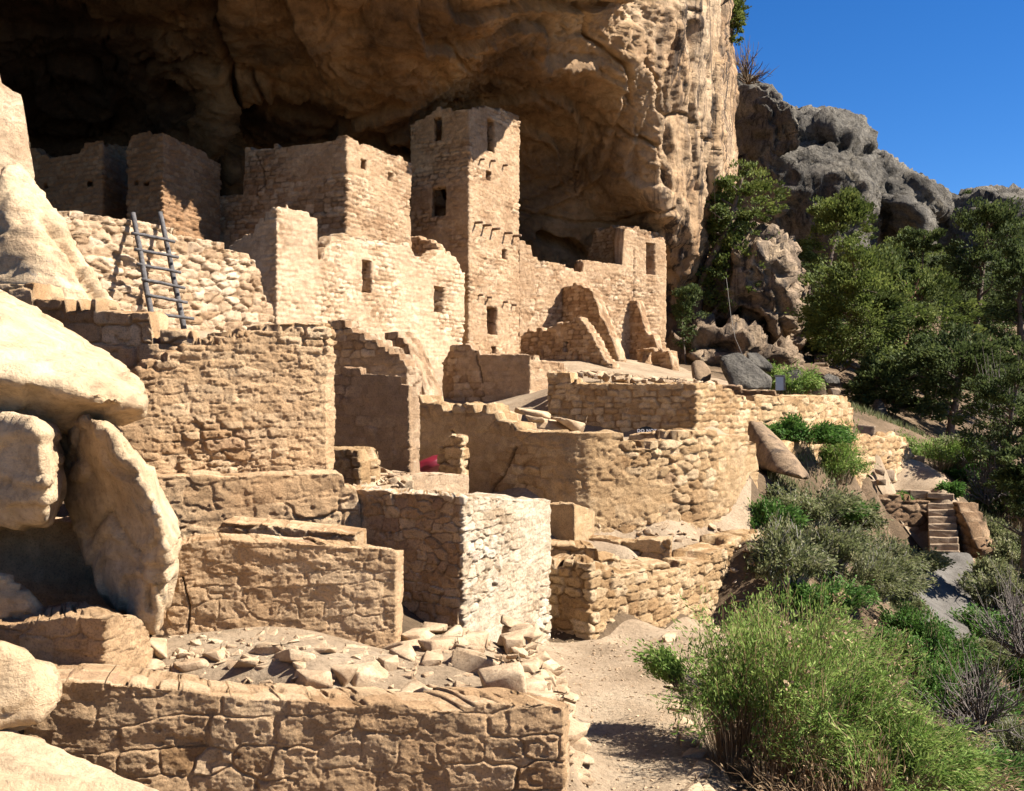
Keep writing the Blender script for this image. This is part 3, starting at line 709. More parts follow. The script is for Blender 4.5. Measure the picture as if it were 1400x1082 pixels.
twall('window_wall', 'low wall with a square opening at the right end of the village', [(872,43.4),(918,41.8)], [(872,480),(880,478),(915,480),(918,500)], .6, **far, holes=[(880,479.5,892,499)])
twall('broken_wall', 'broad brown wall with small triangular gap and raking right edge', [(712,38.6),(722,38.4),(838,35.8)],
     [(712,462),(723,453),(749,451),(770,443),(792,436),(800,446),(807,458),(817,472),(827,491),(838,503)], .5, **far, holes=[(771,467,777,482)])
b = building('ruined_room', 'roofless square room with shaded front and sunlit right side below the tower', W(724, 570, 27))
wall('wall', [(606,28.5),(622,28),(724,27),(774,28.7),('w',.6,30)], [(606,500),(618,474),(623,472),(640,474),(658,484),(690,485),(724,489),(774,502)], -1.2, 'far',
     sh=.16, asp=2.0, amp=.045, ragged=.05, plaster=.04, pix=1.5, cracks=[([(650,475),(655,500),(662,525)],.8)], parent=b, th=.4)
# lower lit facade with two doorways
b = building('terrace_house', 'long sunlit house front with two dark doorways left of the tower', W(500, 480, 31))
wall('wall', [(306,29.6),(378,28.2),(432,29.5),(473,30.6),(560,33.2),(632,35.9),('w',-2.6,37.2)],
     [(306,345),(312,342),(334,327),(336,322),(350,318),(351,305),(364,303),(365,288),(376,284),(393,283),(432,298),(433.5,354),(439,354),(440,345),(454,326),(475,324),(559,337),(569,356),(583,362),(586,356),(605,344),(622,352),(628,366),(632,372)],
     .0, 'pale', sh=.135, asp=2.1, amp=.055, wob=.05, ragged=.07, pix=1.5, plaster=.1, holes=[(493.5,356,507,401),(592,392,606,428)], parent=b, th=.45)
wall('wall', [(556,36.2),(606,35.6)], [(556,324),(585,327),(597,333),(606,346)], 3.0, **far, parent=b)
# ladder wall and ladder
twall('rubble_wall', 'rough sunlit stone wall behind the wooden ladder', [(40,21.0),(80,21.9),(372,27.0)],
     [(40,290),(79,293),(120,296),(175,303),(243,321),(285,329),(310,343),(341,357),(355,372),(357,396),(365,415),(372,428)], .7,
     'pale', sh=.18, asp=1.9, jit=.85, amp=.075, wob=.08, ragged=.10, pix=1.9, th=.6)
lad = empty('wooden_ladder', W(205, 440, 22.6)); tag(lad, 'grey wooden pole ladder leaning on the rough stone wall', 'ladder')
def pole(name, a, c, r, mat, parent, k=9, wig=.012, n=14, taper=.85):
    a, c = np.array(a), np.array(c); t = np.linspace(0, 1, n)[:, None]; p = a * (1 - t) + c * t
    p = p + wig * np.column_stack([fbm(t[:, 0] * 3, 0, i * 7, 2, int(abs(a[0] * 97 + i * 5)) + i) for i in range(3)]) * np.sin(t * math.pi) ** .5 * 2
    v, f = tube(p, np.linspace(r, r * taper, n), k); return mesh_obj(name, v, f, M[mat], parent, True)
LA, LB = W(211, 448, 22.3), W(182, 292, 23.3); RA, RB = W(252, 452, 23.0), W(219, 291, 24.0)
pole('rail', LA, LB, .062, 'wood', lad); pole('rail', RA, RB, .062, 'wood', lad)
for (x0, y0, x1, y1) in [(180,319,239,331),(184,341,244,352),(187,361,247,373),(194,382,253,394),(199,403,256,414),(204,427,265,436)]:
    f0 = (448 - (y0 + 3)) / 156; f1 = (452 - (y1 - 2)) / 161
    Y0 = 22.3 + f0 * 1.0; Y1 = 23.0 + f1 * 1.0
    pole('rung', W(x0, y0, Y0 - .13), W(x1, y1, Y1 - .13), .038, 'wood', lad, 7, .01, 8, .9)

# ------------------------------------------------------------------ middle distance walls
mid = dict(mat='mid', sh=.14, asp=2.3, amp=.045, wob=.04, ragged=.05, pix=1.5)
twall('terrace_wall', 'wide rubble topped wall whose right end turns into sunlight above the small black sign', [(750,24.2),(950,22.6),(1036,25.4)],
     [(750,512),(779,509),(783,525),(860,527),(948,528),(953,524),(980,528),(1000,536),(1020,546),(1036,560)], -1.6, **mid, th=.5)
def strip_places(a, c, wdt, n, s0, s1, seed, dz=0, zf=None):
    rg = np.random.default_rng(seed); out = []
    a = np.array(a, float); c = np.array(c, float); d = c - a; pn = np.array((-d[1], d[0], 0)); pn /= np.linalg.norm(pn) + 1e-9
    for i in range(n):
        t = rg.random(); w = rg.random(); s = rg.uniform(s0, s1)
        p = a + d * t + pn * w * wdt; zz = p[2] + dz * w + s * .04 if zf is None else zf(p[0], p[1]) + s * .04
        out.append((p[0], p[1], zz, s))
    return out
pile('rubble', strip_places(W(752,512,24.3), W(950,527,22.9), 2.2, 130, .12, .3, 3, .05), 'stone', kind='stuff')
twall('terrace_wall', 'sunlit retaining wall curving away under the boulders at the cliff foot', [(1030,25.9),(1070,27.0),(1120,29.5),(1166,32.2)],
     [(1030,541),(1057,546),(1091,540),(1115,544),(1157,547),(1166,560)], -3.0, **{**mid,'jit':.8,'sh':.2,'amp':.05})
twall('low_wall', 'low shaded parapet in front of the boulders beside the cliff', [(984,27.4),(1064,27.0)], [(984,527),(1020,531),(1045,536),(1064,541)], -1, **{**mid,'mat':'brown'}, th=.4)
twall('terrace_wall', 'lower sunlit retaining wall behind the leaning boulder', [(1070,25.2),(1120,28.0),(1180,31.0),(1250,34.5)],
     [(1070,612),(1084,608),(1126,606),(1167,601),(1225,599),(1240,606),(1250,625)], -4.5, 'mid', sh=.2, asp=1.5, jit=.9, amp=.07, wob=.08, ragged=.1, pix=1.8, th=.5)
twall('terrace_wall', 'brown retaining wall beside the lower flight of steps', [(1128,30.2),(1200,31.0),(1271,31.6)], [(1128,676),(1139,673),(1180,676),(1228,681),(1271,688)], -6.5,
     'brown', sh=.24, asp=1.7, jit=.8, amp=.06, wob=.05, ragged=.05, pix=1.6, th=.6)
twall('curved_wall', 'large curved wall with a long crack and a rough sunlit right side', [(563,17.9),(650,17.0),(770,15.9),(862,16.2),(950,17.0),(1010,18.3),(1034,19.6)],
     [(563,547),(585,549),(606,556),(647,554),(664,561),(691,578),(726,592),(742,592),(800,594),(838,594),(862,598),(868,609),(900,610),(927,609),(928,592),(947,594),(985,598),(1026,602),(1034,626)], -2.7,
     'mid', sh=.15, asp=1.9, jit=.8, amp=.05, wob=.05, ragged=.05, pix=1.7, th=.45, smoothpath=True, plaster=.06,
     cracks=[([(708,610),(700,630),(690,650),(678,662),(670,680)], 1.3), ([(620,590),(640,612),(644,640)], .7)])
twall('inner_wall', 'short shaded wall seen through the notch below the black sign', [(858,18.4),(931,18.0)], [(858,601),(880,597),(900,594),(931,590)], -2.2, **{**mid,'ragged':.03}, th=.3)
# sign
sg = empty('warning_sign', W(886, 600, 18.9)); tag(sg, 'small round topped black sign reading DO NOT ENTER', 'sign')
YS = 18.9
pts = [(871,603),(871,589),(874,586),(879,584),(884,583),(889,584),(895,587),(899,590),(899,603)]
bmv = [W(px, py, YS) for px, py in pts]; bmb = [p + np.array((0, .03, 0)) for p in bmv]; n_ = len(bmv)
M['signblack'] = new_mat('sign_black')[0]; M['signblack'].node_tree.nodes["Principled BSDF"].inputs["Base Color"].default_value = (.015, .015, .015, 1)
M['white'] = new_mat('white_paint')[0]; M['white'].node_tree.nodes["Principled BSDF"].inputs["Base Color"].default_value = (.8, .8, .78, 1)
M['signblack'].node_tree.nodes["Principled BSDF"].inputs["Roughness"].default_value = .5
mesh_obj('board', bmv + bmb, [list(range(n_)), list(range(2 * n_ - 1, n_ - 1, -1))] + [[i, i + n_, (i + 1) % n_ + n_, (i + 1) % n_] for i in range(n_)], M['signblack'], sg, False)
for txt, yy in (('DO NOT', 591.2), ('ENTER', 596.4)):
    cu = bpy.data.curves.new('lettering', 'FONT'); cu.body = txt; cu.size = .076; cu.align_x = 'CENTER'; cu.extrude = .002; cu.offset = .0025; cu.space_character = 1.15
    tmp = bpy.data.objects.new('tmp', cu); scene.collection.objects.link(tmp); bpy.context.view_layer.update()
    me = bpy.data.meshes.new_from_object(tmp.evaluated_get(bpy.context.evaluated_depsgraph_get())); bpy.data.objects.remove(tmp)
    me.materials.clear(); me.materials.append(M['white']); o = bpy.data.objects.new('lettering', me); scene.collection.objects.link(o)
    p = W(884.5, yy, YS - .006); o.parent = sg; o.location = tuple(p - np.array(sg.location)); o.rotation_euler = (R(90), 0, 0)
pole('post', W(885, 600, YS + .05), W(885, 640, YS + .05), .025, 'wood', sg, 6)

# ------------------------------------------------------------------ small rooms left of the curved wall
twall('broken_wall', 'shaded wall with a top stepping down to the right behind the small rooms', [(449,20.4),(557,19.4)], [(449,437),(455,436),(470,437),(474,446),(482,452),(498,458),(513,465),(518,474),(530,478),(532,487),(550,492),(557,503)], -1.0, **{**mid,'mat':'far'}, plaster=.02, th=.4)
twall('broken_wall', 'small stepped wall fragment between the small rooms and the sunlit house', [(528,21.8),(586,20.9)], [(528,458),(536,456),(544,457),(552,466),(561,479),(568,499),(575,517),(586,546)], -1.0, **{**mid,'mat':'far'}, th=.35)
twall('room_wall', 'tall smooth shaded wall with a ragged bright right edge', [(452,14.6),(558,13.9),(571,14.3)], [(452,517),(458,512),(482,508),(503,513),(547,518),(552,524),(560,530),(571,536)], -1.9, **{**mid,'mat':'far','amp':.03}, plaster=.05, th=.3)
twall('low_wall', 'low brown wall stub beside the big rough wall', [(431,12.9),(494,12.6)], [(431,613),(450,612),(489,614),(490,628),(494,640)], -2, **mid, th=.35)
twall('wall_stub', 'thin stepped wall stub beside the dark red bundle', [(600,14.9),(630,14.55),(637,14.8)], [(600,613),(608,612),(609,603),(613,601),(619,596),(637,595)], -1.8, **{**mid,'ragged':.0}, th=.2)
twall('low_wall', 'low sunlit wall under the thin stepped stub', [(555,12.95),(640,13.9)], [(555,650),(600,648),(640,650)], -2, 'pale', sh=.12, asp=1.6, amp=.02, ragged=.02, plaster=.3, th=.4, pix=1.8)
pile('rubble', strip_places(W(490,668,12.5), W(570,668,12.7), .9, 60, .10, .26, 5, .1), 'stone', kind='stuff')
# dark red bundle
def blob(name, pts, r, mat, label, cat):
    bm = bmesh.new(); bmesh.ops.create_icosphere(bm, subdivisions=4, radius=1)
    v = np.array([q.co[:] for q in bm.verts]); f = [[q.index for q in p.verts] for p in bm.faces]; bm.free()
    v = v * (1 + .16 * fbm(v[:, 0] * 2, v[:, 1] * 2, v[:, 2] * 2, 4, 8))[:, None] - .05 * np.abs(fbm(v[:, 0] * 5, v[:, 1] * 5, v[:, 2] * 5, 2, 9))[:, None] * v
    v = v * np.array(r); c, s = math.cos(.42), math.sin(.42); v = np.column_stack([v[:, 0] * c - v[:, 2] * s, v[:, 1], v[:, 0] * s + v[:, 2] * c]) + np.array(pts)
    return tag(mesh_obj(name, v, f, mat), label, cat)
m, n, bb = new_mat('red_cloth'); bb.inputs["Base Color"].default_value = (.13, .004, .012, 1); bb.inputs["Roughness"].default_value = .45; bb.inputs["Specular IOR Level"].default_value = .5
blob('cloth_bundle', W(582, 640, 15.6), (.36, .2, .13), m, 'dark red cloth bundle lying in the shade behind a low wall', 'bundle')

# ------------------------------------------------------------------ near walls
near = dict(mat='near', sh=.12, asp=2.6, amp=.04, wob=.04, ragged=.03, pix=1.5)
twall('rough_wall', 'big rough wall of uneven flat stones right of the slab boulder', [(140,10.5),(447,11.35),(459,11.62)],
     [(140,520),(200,512),(207,491),(226,489),(237,481),(262,480),(285,476),(301,473),(303,464),(329,464),(350,458),(377,453),(385,441),(400,438),(432,440),(449,442),(454,452),(459,462)], -.98,
     'near', sh=.09, asp=3.0, jit=.6, amp=.045, wob=.07, ragged=.035, pix=1.45, th=.5, plaster=.12)
twall('block_wall', 'row of large brown blocks behind the slab boulder', [(-60,12.4),(50,12.3),(206,11.9),(272,12.0)], [(-60,390),(2,392),(48,393),(51,411),(84,416),(120,422),(158,424),(190,428),(206,431),(208,460),(250,462),(272,466)], -.3,
     'near', sh=.2, asp=2.3, jit=.5, amp=.05, wob=.05, ragged=.03, pix=1.8, th=.5)
twall('low_wall', 'low wall of rounded blocks below the big rough wall', [(195,10.2),(492,10.95)], [(195,648),(240,650),(300,655),(380,656),(437,653),(464,654),(470,664),(483,668),(488,690),(492,712)], -1.9,
     'near', sh=.17, asp=2.2, jit=.6, amp=.05, wob=.05, ragged=.03, pix=1.7, th=.45, plaster=.1)
twall('low_wall', 'flat capped low wall just behind the cracked plaster wall', [(298,10.0),(486,9.9)], [(298,722),(306,713),(330,715),(400,722),(486,733)], -1.9, 'near', sh=.09, asp=4, amp=.03, ragged=.015, pix=1.6, th=.45)
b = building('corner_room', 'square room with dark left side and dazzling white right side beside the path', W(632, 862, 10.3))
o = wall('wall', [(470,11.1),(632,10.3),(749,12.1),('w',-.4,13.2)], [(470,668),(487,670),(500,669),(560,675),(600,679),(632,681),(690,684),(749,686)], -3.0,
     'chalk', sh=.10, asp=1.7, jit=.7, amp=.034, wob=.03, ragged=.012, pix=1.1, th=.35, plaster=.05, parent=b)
o.data.materials.append(M['near'])                       # shade painted in: the left face takes the darker tan stone
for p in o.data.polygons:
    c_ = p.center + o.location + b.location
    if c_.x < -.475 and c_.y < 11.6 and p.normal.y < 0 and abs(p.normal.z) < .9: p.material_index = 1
twall('cracked_wall', 'thick plastered wall with flat capstones in the lower middle', [(208,8.75),(540,9.0),(549,9.3)], [(212,750),(236,747),(267,741),(303,739),(380,743),(467,748),(504,749),(546,756)], -2.55,
     'near', sh=.12, asp=2.6, jit=.65, amp=.036, wob=.06, ragged=.012, pix=1.3, th=.45, plaster=.38, cracks=[([(250,790),(262,830),(258,870)],.8),([(330,860),(300,900)],.7)])
twall('foreground_wall', 'long foreground wall of large blocks ending beside the path', [(38,7.1),(768,7.42),(777,7.85)],
     [(38,934),(130,935),(200,940),(230,945),(290,955),(350,962),(480,964),(560,962),(600,966),(700,966),(740,962),(777,964)], -3.3,
     'near', sh=.165, asp=2.1, jit=.55, amp=.04, wob=.05, ragged=.022, pix=1.25, th=.42, plaster=.25)
twall('corner_wall', 'low square wall corner at the left, sunlit on its right side', [(-40,7.9),(141,7.62),(205,8.35)], [(-40,858),(55,851),(60,849),(141,844),(160,843),(185,847),(195,870),(205,905)], -2.9,
     'near', sh=.15, asp=2.0, jit=.6, amp=.04, wob=.04, ragged=.02, pix=1.5, th=.4, plaster=.2)
twall('back_wall', 'dim brown wall seen under the leaning boulders', [(-60,9.3),(215,9.2)], [(-60,712),(100,711),(215,712)], -2.2, **{**near,'plaster':.3,'asp':2.8}, th=.4)
twall('retaining_wall', 'neatly coursed retaining wall at the back of the dirt path', [(744,12.9),(806,12.55),(900,13.7),(965,14.9),(1046,16.4)],
     [(744,775),(802,775),(850,784),(900,786),(935,775),(965,762),(1000,745),(1043,729),(1046,735)], -3.3, 'mid', sh=.125, asp=2.0, jit=.6, amp=.045, wob=.04, ragged=.03, pix=1.5, th=.5)
twall('retaining_wall', 'upper course of large stones set back above the retaining wall', [(744,13.5),(816,13.3),(935,14.4)], [(744,747),(790,747),(815,751),(817,764),(870,768),(935,774)], -3, **{**mid,'sh':.17}, th=.5)
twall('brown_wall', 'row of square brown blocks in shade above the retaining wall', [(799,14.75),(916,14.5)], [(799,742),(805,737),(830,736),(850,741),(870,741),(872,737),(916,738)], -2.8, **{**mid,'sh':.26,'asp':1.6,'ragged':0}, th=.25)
twall('wall_pier', 'square pier with a dark brown face against the curved wall', [(747,14.3),(784,14.1),(812,15.0)], [(747,690),(784,690),(812,697)], -2.8, 'mid', sh=.12, asp=1.8, amp=.02, ragged=0, pix=1.6, th=.3, plaster=.3)

# loose stones on the rubble ledge behind the foreground wall
for (a, c, wd, n_, s0, s1, sd_) in [((180,950,7.75),(720,950,7.75),1.1,420,.04,.15,11),((560,915,8.6),(735,930,8.4),1.3,200,.06,.18,12),((230,930,8.2),(560,930,8.2),.5,200,.05,.14,13)]:
    pile('rubble', strip_places(W(*a), W(*c), wd, n_, s0, s1, sd_, 0, zg), 'stone', kind='stuff', seed=sd_)
rg = np.random.default_rng(21)
spots = [(220,925,.34),(262,935,.22),(300,928,.20),(335,938,.25),(372,930,.2),(405,940,.28),(440,934,.2),(470,945,.24),(505,940,.26),(535,930,.2),(560,915,.3),(590,920,.24),
         (610,900,.32),(640,905,.24),(655,925,.36),(690,930,.26),(560,945,.3),(600,950,.34),(640,952,.3),(690,950,.34),(720,935,.3),(735,950,.3),(575,880,.3),(615,878,.3),(650,885,.26),
         (545,895,.34),(585,868,.3),(620,862,.26),(425,955,.26),(480,958,.3),(360,955,.24),(300,950,.24),(250,948,.22),(205,938,.24),(700,905,.22),(715,915,.26),(530,955,.24),(740,925,.2)]
for i, (px, py, s) in enumerate(spots):
    Yr = 7.85 + (955 - py) * .020; x_ = (px - CX) / F * Yr
    zz = float(zg(np.array([x_]), np.array([Yr]))[0]); zz = max(zz, (CY - py - 14) / F * Yr)
    loose('loose_stone', 'pale loose sandstone block in the rubble behind the foreground wall', (x_, Yr, zz + s * .1), s * 1.05, rg.uniform(0, 3.1), (rg.normal(0, .15), rg.normal(0, .15)), 'stone', 'loose blocks behind the foreground wall', i)
# path edging
for i, (px, py, Y_) in enumerate([(905,812,14),(916,880,12.2),(920,905,11.4),(924,930,10.7),(930,955,10.1),(936,980,9.6),(945,1003,9.2),(950,1020,8.9),(958,1045,8.5),(965,1070,8.1),(945,1072,8.0)]):
    p = W(px, py, Y_); p[2] = float(zg(np.array([p[0]]), np.array([p[1]]))[0]) + .03
    loose('edging_stone', 'flat edging stone between the dirt path and the bush', p, .3, 1.4 + rg.normal(0, .2), (0, 0), 'stone', 'edging stones along the dirt path', i + 3, sc=(1, .8, .6))
pile('rubble', [(x_, y_, float(zg(np.array([x_]), np.array([y_]))[0]) + .02, s) for x_, y_, s in zip(rg.uniform(1.1, 4.0, 260), rg.uniform(14.6, 17.4, 260), rg.uniform(.04, .2, 260) ** 1)], 'stone', kind='stuff', seed=5)
pile('rubble', [(x_, y_, -2.15 - .7 * t_ + .06, s) for x_, y_, t_, s in [(.0 + .5 * t, yy, t, ss) for t, yy, ss in zip(rg.random(90), rg.uniform(7.9, 10.2, 90), rg.uniform(.10, .3, 90))]], 'stone', kind='stuff', seed=15)
pl = []
for i in range(900):
    y_ = rg.uniform(7.5, 12.8); x_ = rg.uniform(.35, 1.9); pl.append((x_, y_, float(zg(np.array([x_]), np.array([y_]))[0]) + .032, rg.uniform(.008, .035)))
pile('pebbles', pl, 'stone', kind='stuff', seed=8)

# ------------------------------------------------------------------ boulders, left
BS = dict(mat='boulder', smooth=1, cuts=0, plate=.05, ridge=.4, crackd=.05)
vox_rock('boulder', [[(-200,300,11),(-200,300,9.5),(-200,480,7.4),(0,492,7.9),(72,523,8.0),(147,545,8.15),(194,556,8.4),(0,405,10.4),(60,436,10.2),(110,466,9.9),(160,498,9.5),(190,525,9.0),(-200,620,8.6),(0,566,8.6),(70,568,8.7),(196,570,8.6),(130,572,9.4),(-200,620,10.8),(0,560,10.6)]],
         .038, label='huge pale slab boulder jutting in from the left edge', amp=.035, nscale=1.0, facet=.04, seed=3, **BS)
vox_rock('boulder', [[(-160,560,8.6),(-160,570,8.5),(18,567,7.9),(46,574,7.75),(56,600,7.7),(62,660,7.72),(60,712,7.9),(78,586,8.5),(84,630,8.6),(85,670,8.6),(66,717,8.3),(35,710,8.1),(-160,722,8.6),(70,590,9.3),(64,700,9.2),(-160,560,9.6),(-160,720,9.6)]],
         .035, label='rounded boulder under the slab at the left edge', amp=.03, nscale=1.1, seed=5, **BS)
vox_rock('boulder', [[(82,573,8.9),(96,570,8.6),(122,570,8.2),(150,589,8.0),(188,642,7.85),(216,702,7.8),(226,745,7.85),(242,746,8.3),(232,700,8.4),(202,640,8.5),(152,586,8.6),(96,620,8.9),(96,700,8.8),(240,750,9.2),(150,600,9.4),(100,640,9.4)],
         [(96,690,8.8),(216,702,7.82),(228,746,7.85),(243,748,8.3),(236,790,8.4),(224,850,8.4),(212,870,8.3),(188,846,8.15),(150,826,8.4),(120,764,8.6),(232,770,9.0),(150,810,9.2),(96,700,9.1),(212,850,9.0)]],
         .035, label='tall curved boulder leaning down to the cracked plaster wall', amp=.035, nscale=1.1, facet=.04, seed=11, grooves=[([(120,740),(150,700),(190,760),(205,830)],5,.07),([(205,690),(214,760),(222,830)],4,.04)], **BS)
vox_rock('boulder', [[(-80,875,6.2),(0,884,6.3),(40,903,6.4),(70,924,6.5),(77,945,6.5),(56,964,6.3),(50,985,6.3),(-80,1010,6.1),(-80,875,7.4),(60,925,7.2),(60,960,7.2),(-80,1000,7.3)]],
         .035, label='small rounded boulder at the lower left edge', amp=.03, nscale=1.5, seed=15, **BS)
vox_rock('boulder', [[(-200,960,6.4),(0,1003,6.3),(40,1012,6.3),(92,1035,6.2),(150,1058,6.1),(215,1090,5.9),(-200,1200,4.6),(120,1250,4.6),(230,1200,5.2),(-200,1300,6),(200,1300,6)]],
         .035, label='smooth white boulder in the bottom left corner', amp=.03, nscale=1.2, seed=19, **BS)
vox_rock('boulder', [[(-90,770,8.0),(0,790,8.0),(30,805,8.0),(62,846,8.1),(-90,850,7.9),(0,790,8.8),(55,845,8.7),(-90,790,8.9)]], .035, label='small sunlit rock below the dim brown wall at the left edge', amp=.03, nscale=2, seed=23, **BS)
vox_rock('boulder', [[(24,222,15.0),(40,256,15.2),(78,306,15.0),(118,362,14.8),(158,424,14.4),(110,430,14.0),(60,424,13.9),(20,420,14),(-10,410,14.1),(-10,300,14.4),(0,232,14.6),(30,240,16.8),(150,424,16.2),(-10,420,16.4)]],
         .06, label='steep leaning slab of rock in front of the pale wall at upper left', amp=.05, nscale=.9, facet=.10, seed=27, grooves=[([(60,300),(95,345),(130,405)],12,.18)], **BS)
twall('plastered_wall', 'tall pale plastered wall at the upper left edge', [(-120,14.6),(20,15.9),(43,16.2)], [(-120,30),(-40,55),(0,88),(4,114),(20,124),(33,131),(35,165),(40,200),(43,240)], 1.0,
      'pale', sh=.3, asp=2, amp=.05, wob=.22, ragged=.02, pix=1.9, plaster=.4, th=1.2, jit=.8)
for i, (px, py, Y_, s) in enumerate([(728,566,22.9,.5),(752,580,22.6,.62),(775,581,22.5,.6),(700,570,23.2,.4),(735,575,22.4,.35)]):
    loose('loose_stone', ['tilted stone block','flat pale boulder','low flat stone','small stone','broken stone'][i] + ' at the foot of the roofless square room, ' + ['second from left','largest and in the middle','rightmost of the row','leftmost of the row','smallest and in front'][i], W(px, py, Y_), s, .4 * i, (.1, .15), 'stone', None, i + 1, sc=(1.3, 1, .8))
# ------------------------------------------------------------------ rocks, right
vox_rock('boulder', [[(1024,573,23.2),(1040,574,23.8),(1064,598,22.6),(1084,622,21.4),(1106,650,21.3),(1098,655,20.1),(1078,650,20.4),(1058,646,20.9),(1034,640,22.0),(1022,602,22.9),(1108,656,22),(1045,640,23.6)]],
         .07, 'rockbrown', 'dark brown wedge boulder leaning against the terrace wall', amp=.04, nscale=1.6, seed=31)
vox_rock('boulder', [[(983,488,31),(1010,480,31.4),(1035,500,31),(1056,516,31),(1055,533,31),(1000,532,30.4),(1035,534,30.2),(985,500,32.5),(1050,530,32.5),(1010,530,32.5)]], .1, 'greyrock', 'large grey boulder on the ledge at the cliff foot', amp=.05, nscale=1, seed=33)
vox_rock('boulder', [[(1020,482,33),(1035,480,33.6),(1058,500,33),(1056,512,33),(1022,500,32.6),(1040,486,34.5),(1055,510,34.5),(1020,500,34.4)]], .1, 'greyrock', 'dark boulder tucked behind the large grey one', amp=.05, nscale=1, seed=34)
vox_rock('boulder', [[(945,495,32),(960,492,32.3),(972,505,32),(972,522,32),(948,524,31.6),(960,525,31.4),(950,500,33.2),(970,520,33.2)]], .1, 'rockbrown', 'squat tan boulder left of the large grey boulder', amp=.05, nscale=1, seed=35)
vox_rock('boulder', [[(1074,508,34),(1088,503,34.3),(1104,508,34),(1108,526,34),(1078,528,33.6),(1100,530,33.4),(1078,510,35),(1106,526,35)]], .1, 'greyrock', 'pale grey boulder beside the pale panel', amp=.05, nscale=1, seed=36)
vox_rock('boulder', [[(1122,515,36),(1132,510,36.3),(1146,514,36),(1150,524,36),(1126,527,35.6),(1145,527,35.4),(1126,516,37),(1148,524,37)]], .1, 'greyrock', 'flat topped boulder at the foot of the upper steps', amp=.05, nscale=1, seed=37)
vox_rock('boulder', [[(1192,560,42),(1198,544,42.3),(1206,548,42),(1216,568,42),(1214,582,41.6),(1190,582,41.4),(1195,550,43),(1214,578,43)]], .1, 'greyrock', 'upright grey rock under the dark pines', amp=.08, nscale=1, seed=38)
for i, (x0, y0, x1, y1, Y_, lb) in enumerate([(1098,527,1108,541,34.0,'left of three small upright blocks on the terrace wall'),(1111,524,1127,543,33.6,'middle and largest of three upright blocks on the terrace wall'),(1134,530,1149,543,33.2,'right of three small upright blocks on the terrace wall'),
    (1173,580,1196,599,34.6,'big squared block above the lower retaining wall'),(1198,590,1221,600,36,'long flat block right of the big squared block'),(1196,641,1209,652,31.3,'upper block of the small stack beside the terrace steps'),(1199,655,1211,664,30.9,'lower block of the small stack beside the terrace steps'),
    (1205,640,1221,658,32,'rounded brown slab behind the small stack of blocks'),(1189,656,1199,664,31.0,'small pinkish block left of the small stack')]):
    a = W((x0 + x1) / 2, (y0 + y1) / 2, Y_); wd = (x1 - x0) / F * Y_; ht = (y1 - y0) / F * Y_
    loose('stone_block', lb, a, 1, .3 * math.sin(i * 2.3), (0, .04 * math.sin(i * 5)), 'bstone', None, i * 3 + 1, sc=(wd * 1.02, wd * .9, ht / (.35 + .1 * ((i * 3 + 1) % 10 % 5)) * 1.05))
# ------------------------------------------------------------------ rock masses to the right
M['cliffgrey'] = rock_mat('cliff_foot', [(.10, .07, .045), (.24, .17, .11), (.46, .34, .21)], (.04, .032, .028), .9, .9, .16, .3, 1.6, .5)
def terr(name, hulls, vox, mat, **k): return vox_rock(name, hulls, vox, mat, kind='structure', **k)
def hb(pts, Y0, Y1, bulge=2.0):
    """closed rock between a front outline and the same outline further back, with a bulging face"""
    c = np.mean(pts, 0); h = [(px, py, Y0 + bulge) for px, py in pts] + [(px, py, Y1) for px, py in pts]
    return h + [(c[0] + (px - c[0]) * .72, c[1] + (py - c[1]) * .72, Y0) for px, py in pts]
terr('cliff_foot', [hb([(985,350),(1010,322),(1050,322),(1078,345),(1086,420),(1086,475),(1020,450),(985,430)], 49.5, 60, 1.6),
     hb([(920,470),(960,450),(1020,452),(1075,478),(1090,520),(1088,545),(920,545)], 48, 58, 1.2),
     hb([(935,300),(985,285),(998,340),(990,430),(940,470),(925,440)], 52, 62, 1.0)],
     .16, 'cliffgrey', amp=.6, nscale=.55, seed=41, plate=.4, ridge=.9, strata=.15, facet=.45,
     grooves=[([(985,452),(1012,428),(1040,440),(1052,470)],10,1.3),([(1058,400),(1078,475)],6,.6),([(930,478),(975,470),(1000,478)],9,1.3),([(940,500),(990,506),(1060,500)],9,1.0),([(996,330),(990,420)],7,1.2)])
terr('far_cliff', [hb([(988,112),(1015,108),(1048,130),(1066,155),(1068,190),(990,200),(984,150)], 78, 92, 1.5),
     hb([(1040,188),(1062,168),(1090,162),(1130,156),(1165,166),(1183,185),(1182,212),(1150,215),(1060,205)], 84, 104, 4),
     hb([(975,190),(1060,192),(1120,195),(1180,212),(1196,240),(1200,330),(1205,420),(975,420)], 82, 108, 3)],
     .36, 'greyrock', amp=1.0, nscale=.34, seed=51, plate=.45, cuts=12, ridge=.45, crackd=.5, strata=.25, facet=.6, grooves=[([(1040,190),(1100,188),(1150,205),(1182,212)],4,.8),([(1060,150),(1062,200)],4,.8)])
terr('far_cliff', [hb([(1183,216),(1205,214),(1220,226),(1222,240),(1186,240)], 88, 100, 2), hb([(1190,235),(1215,228),(1250,250),(1268,290),(1270,350),(1195,420),(1192,300)], 87, 104, 4),
     hb([(1196,270),(1240,268),(1268,300),(1268,335),(1240,360),(1198,350)], 84, 100, 4), hb([(1230,240),(1262,250),(1288,268),(1294,290),(1260,300),(1240,270)], 88, 104, 3)],
     .36, 'greyrock', amp=.8, nscale=.36, seed=57, plate=.45, cuts=12, ridge=.45, crackd=.5, strata=.15, facet=.4)
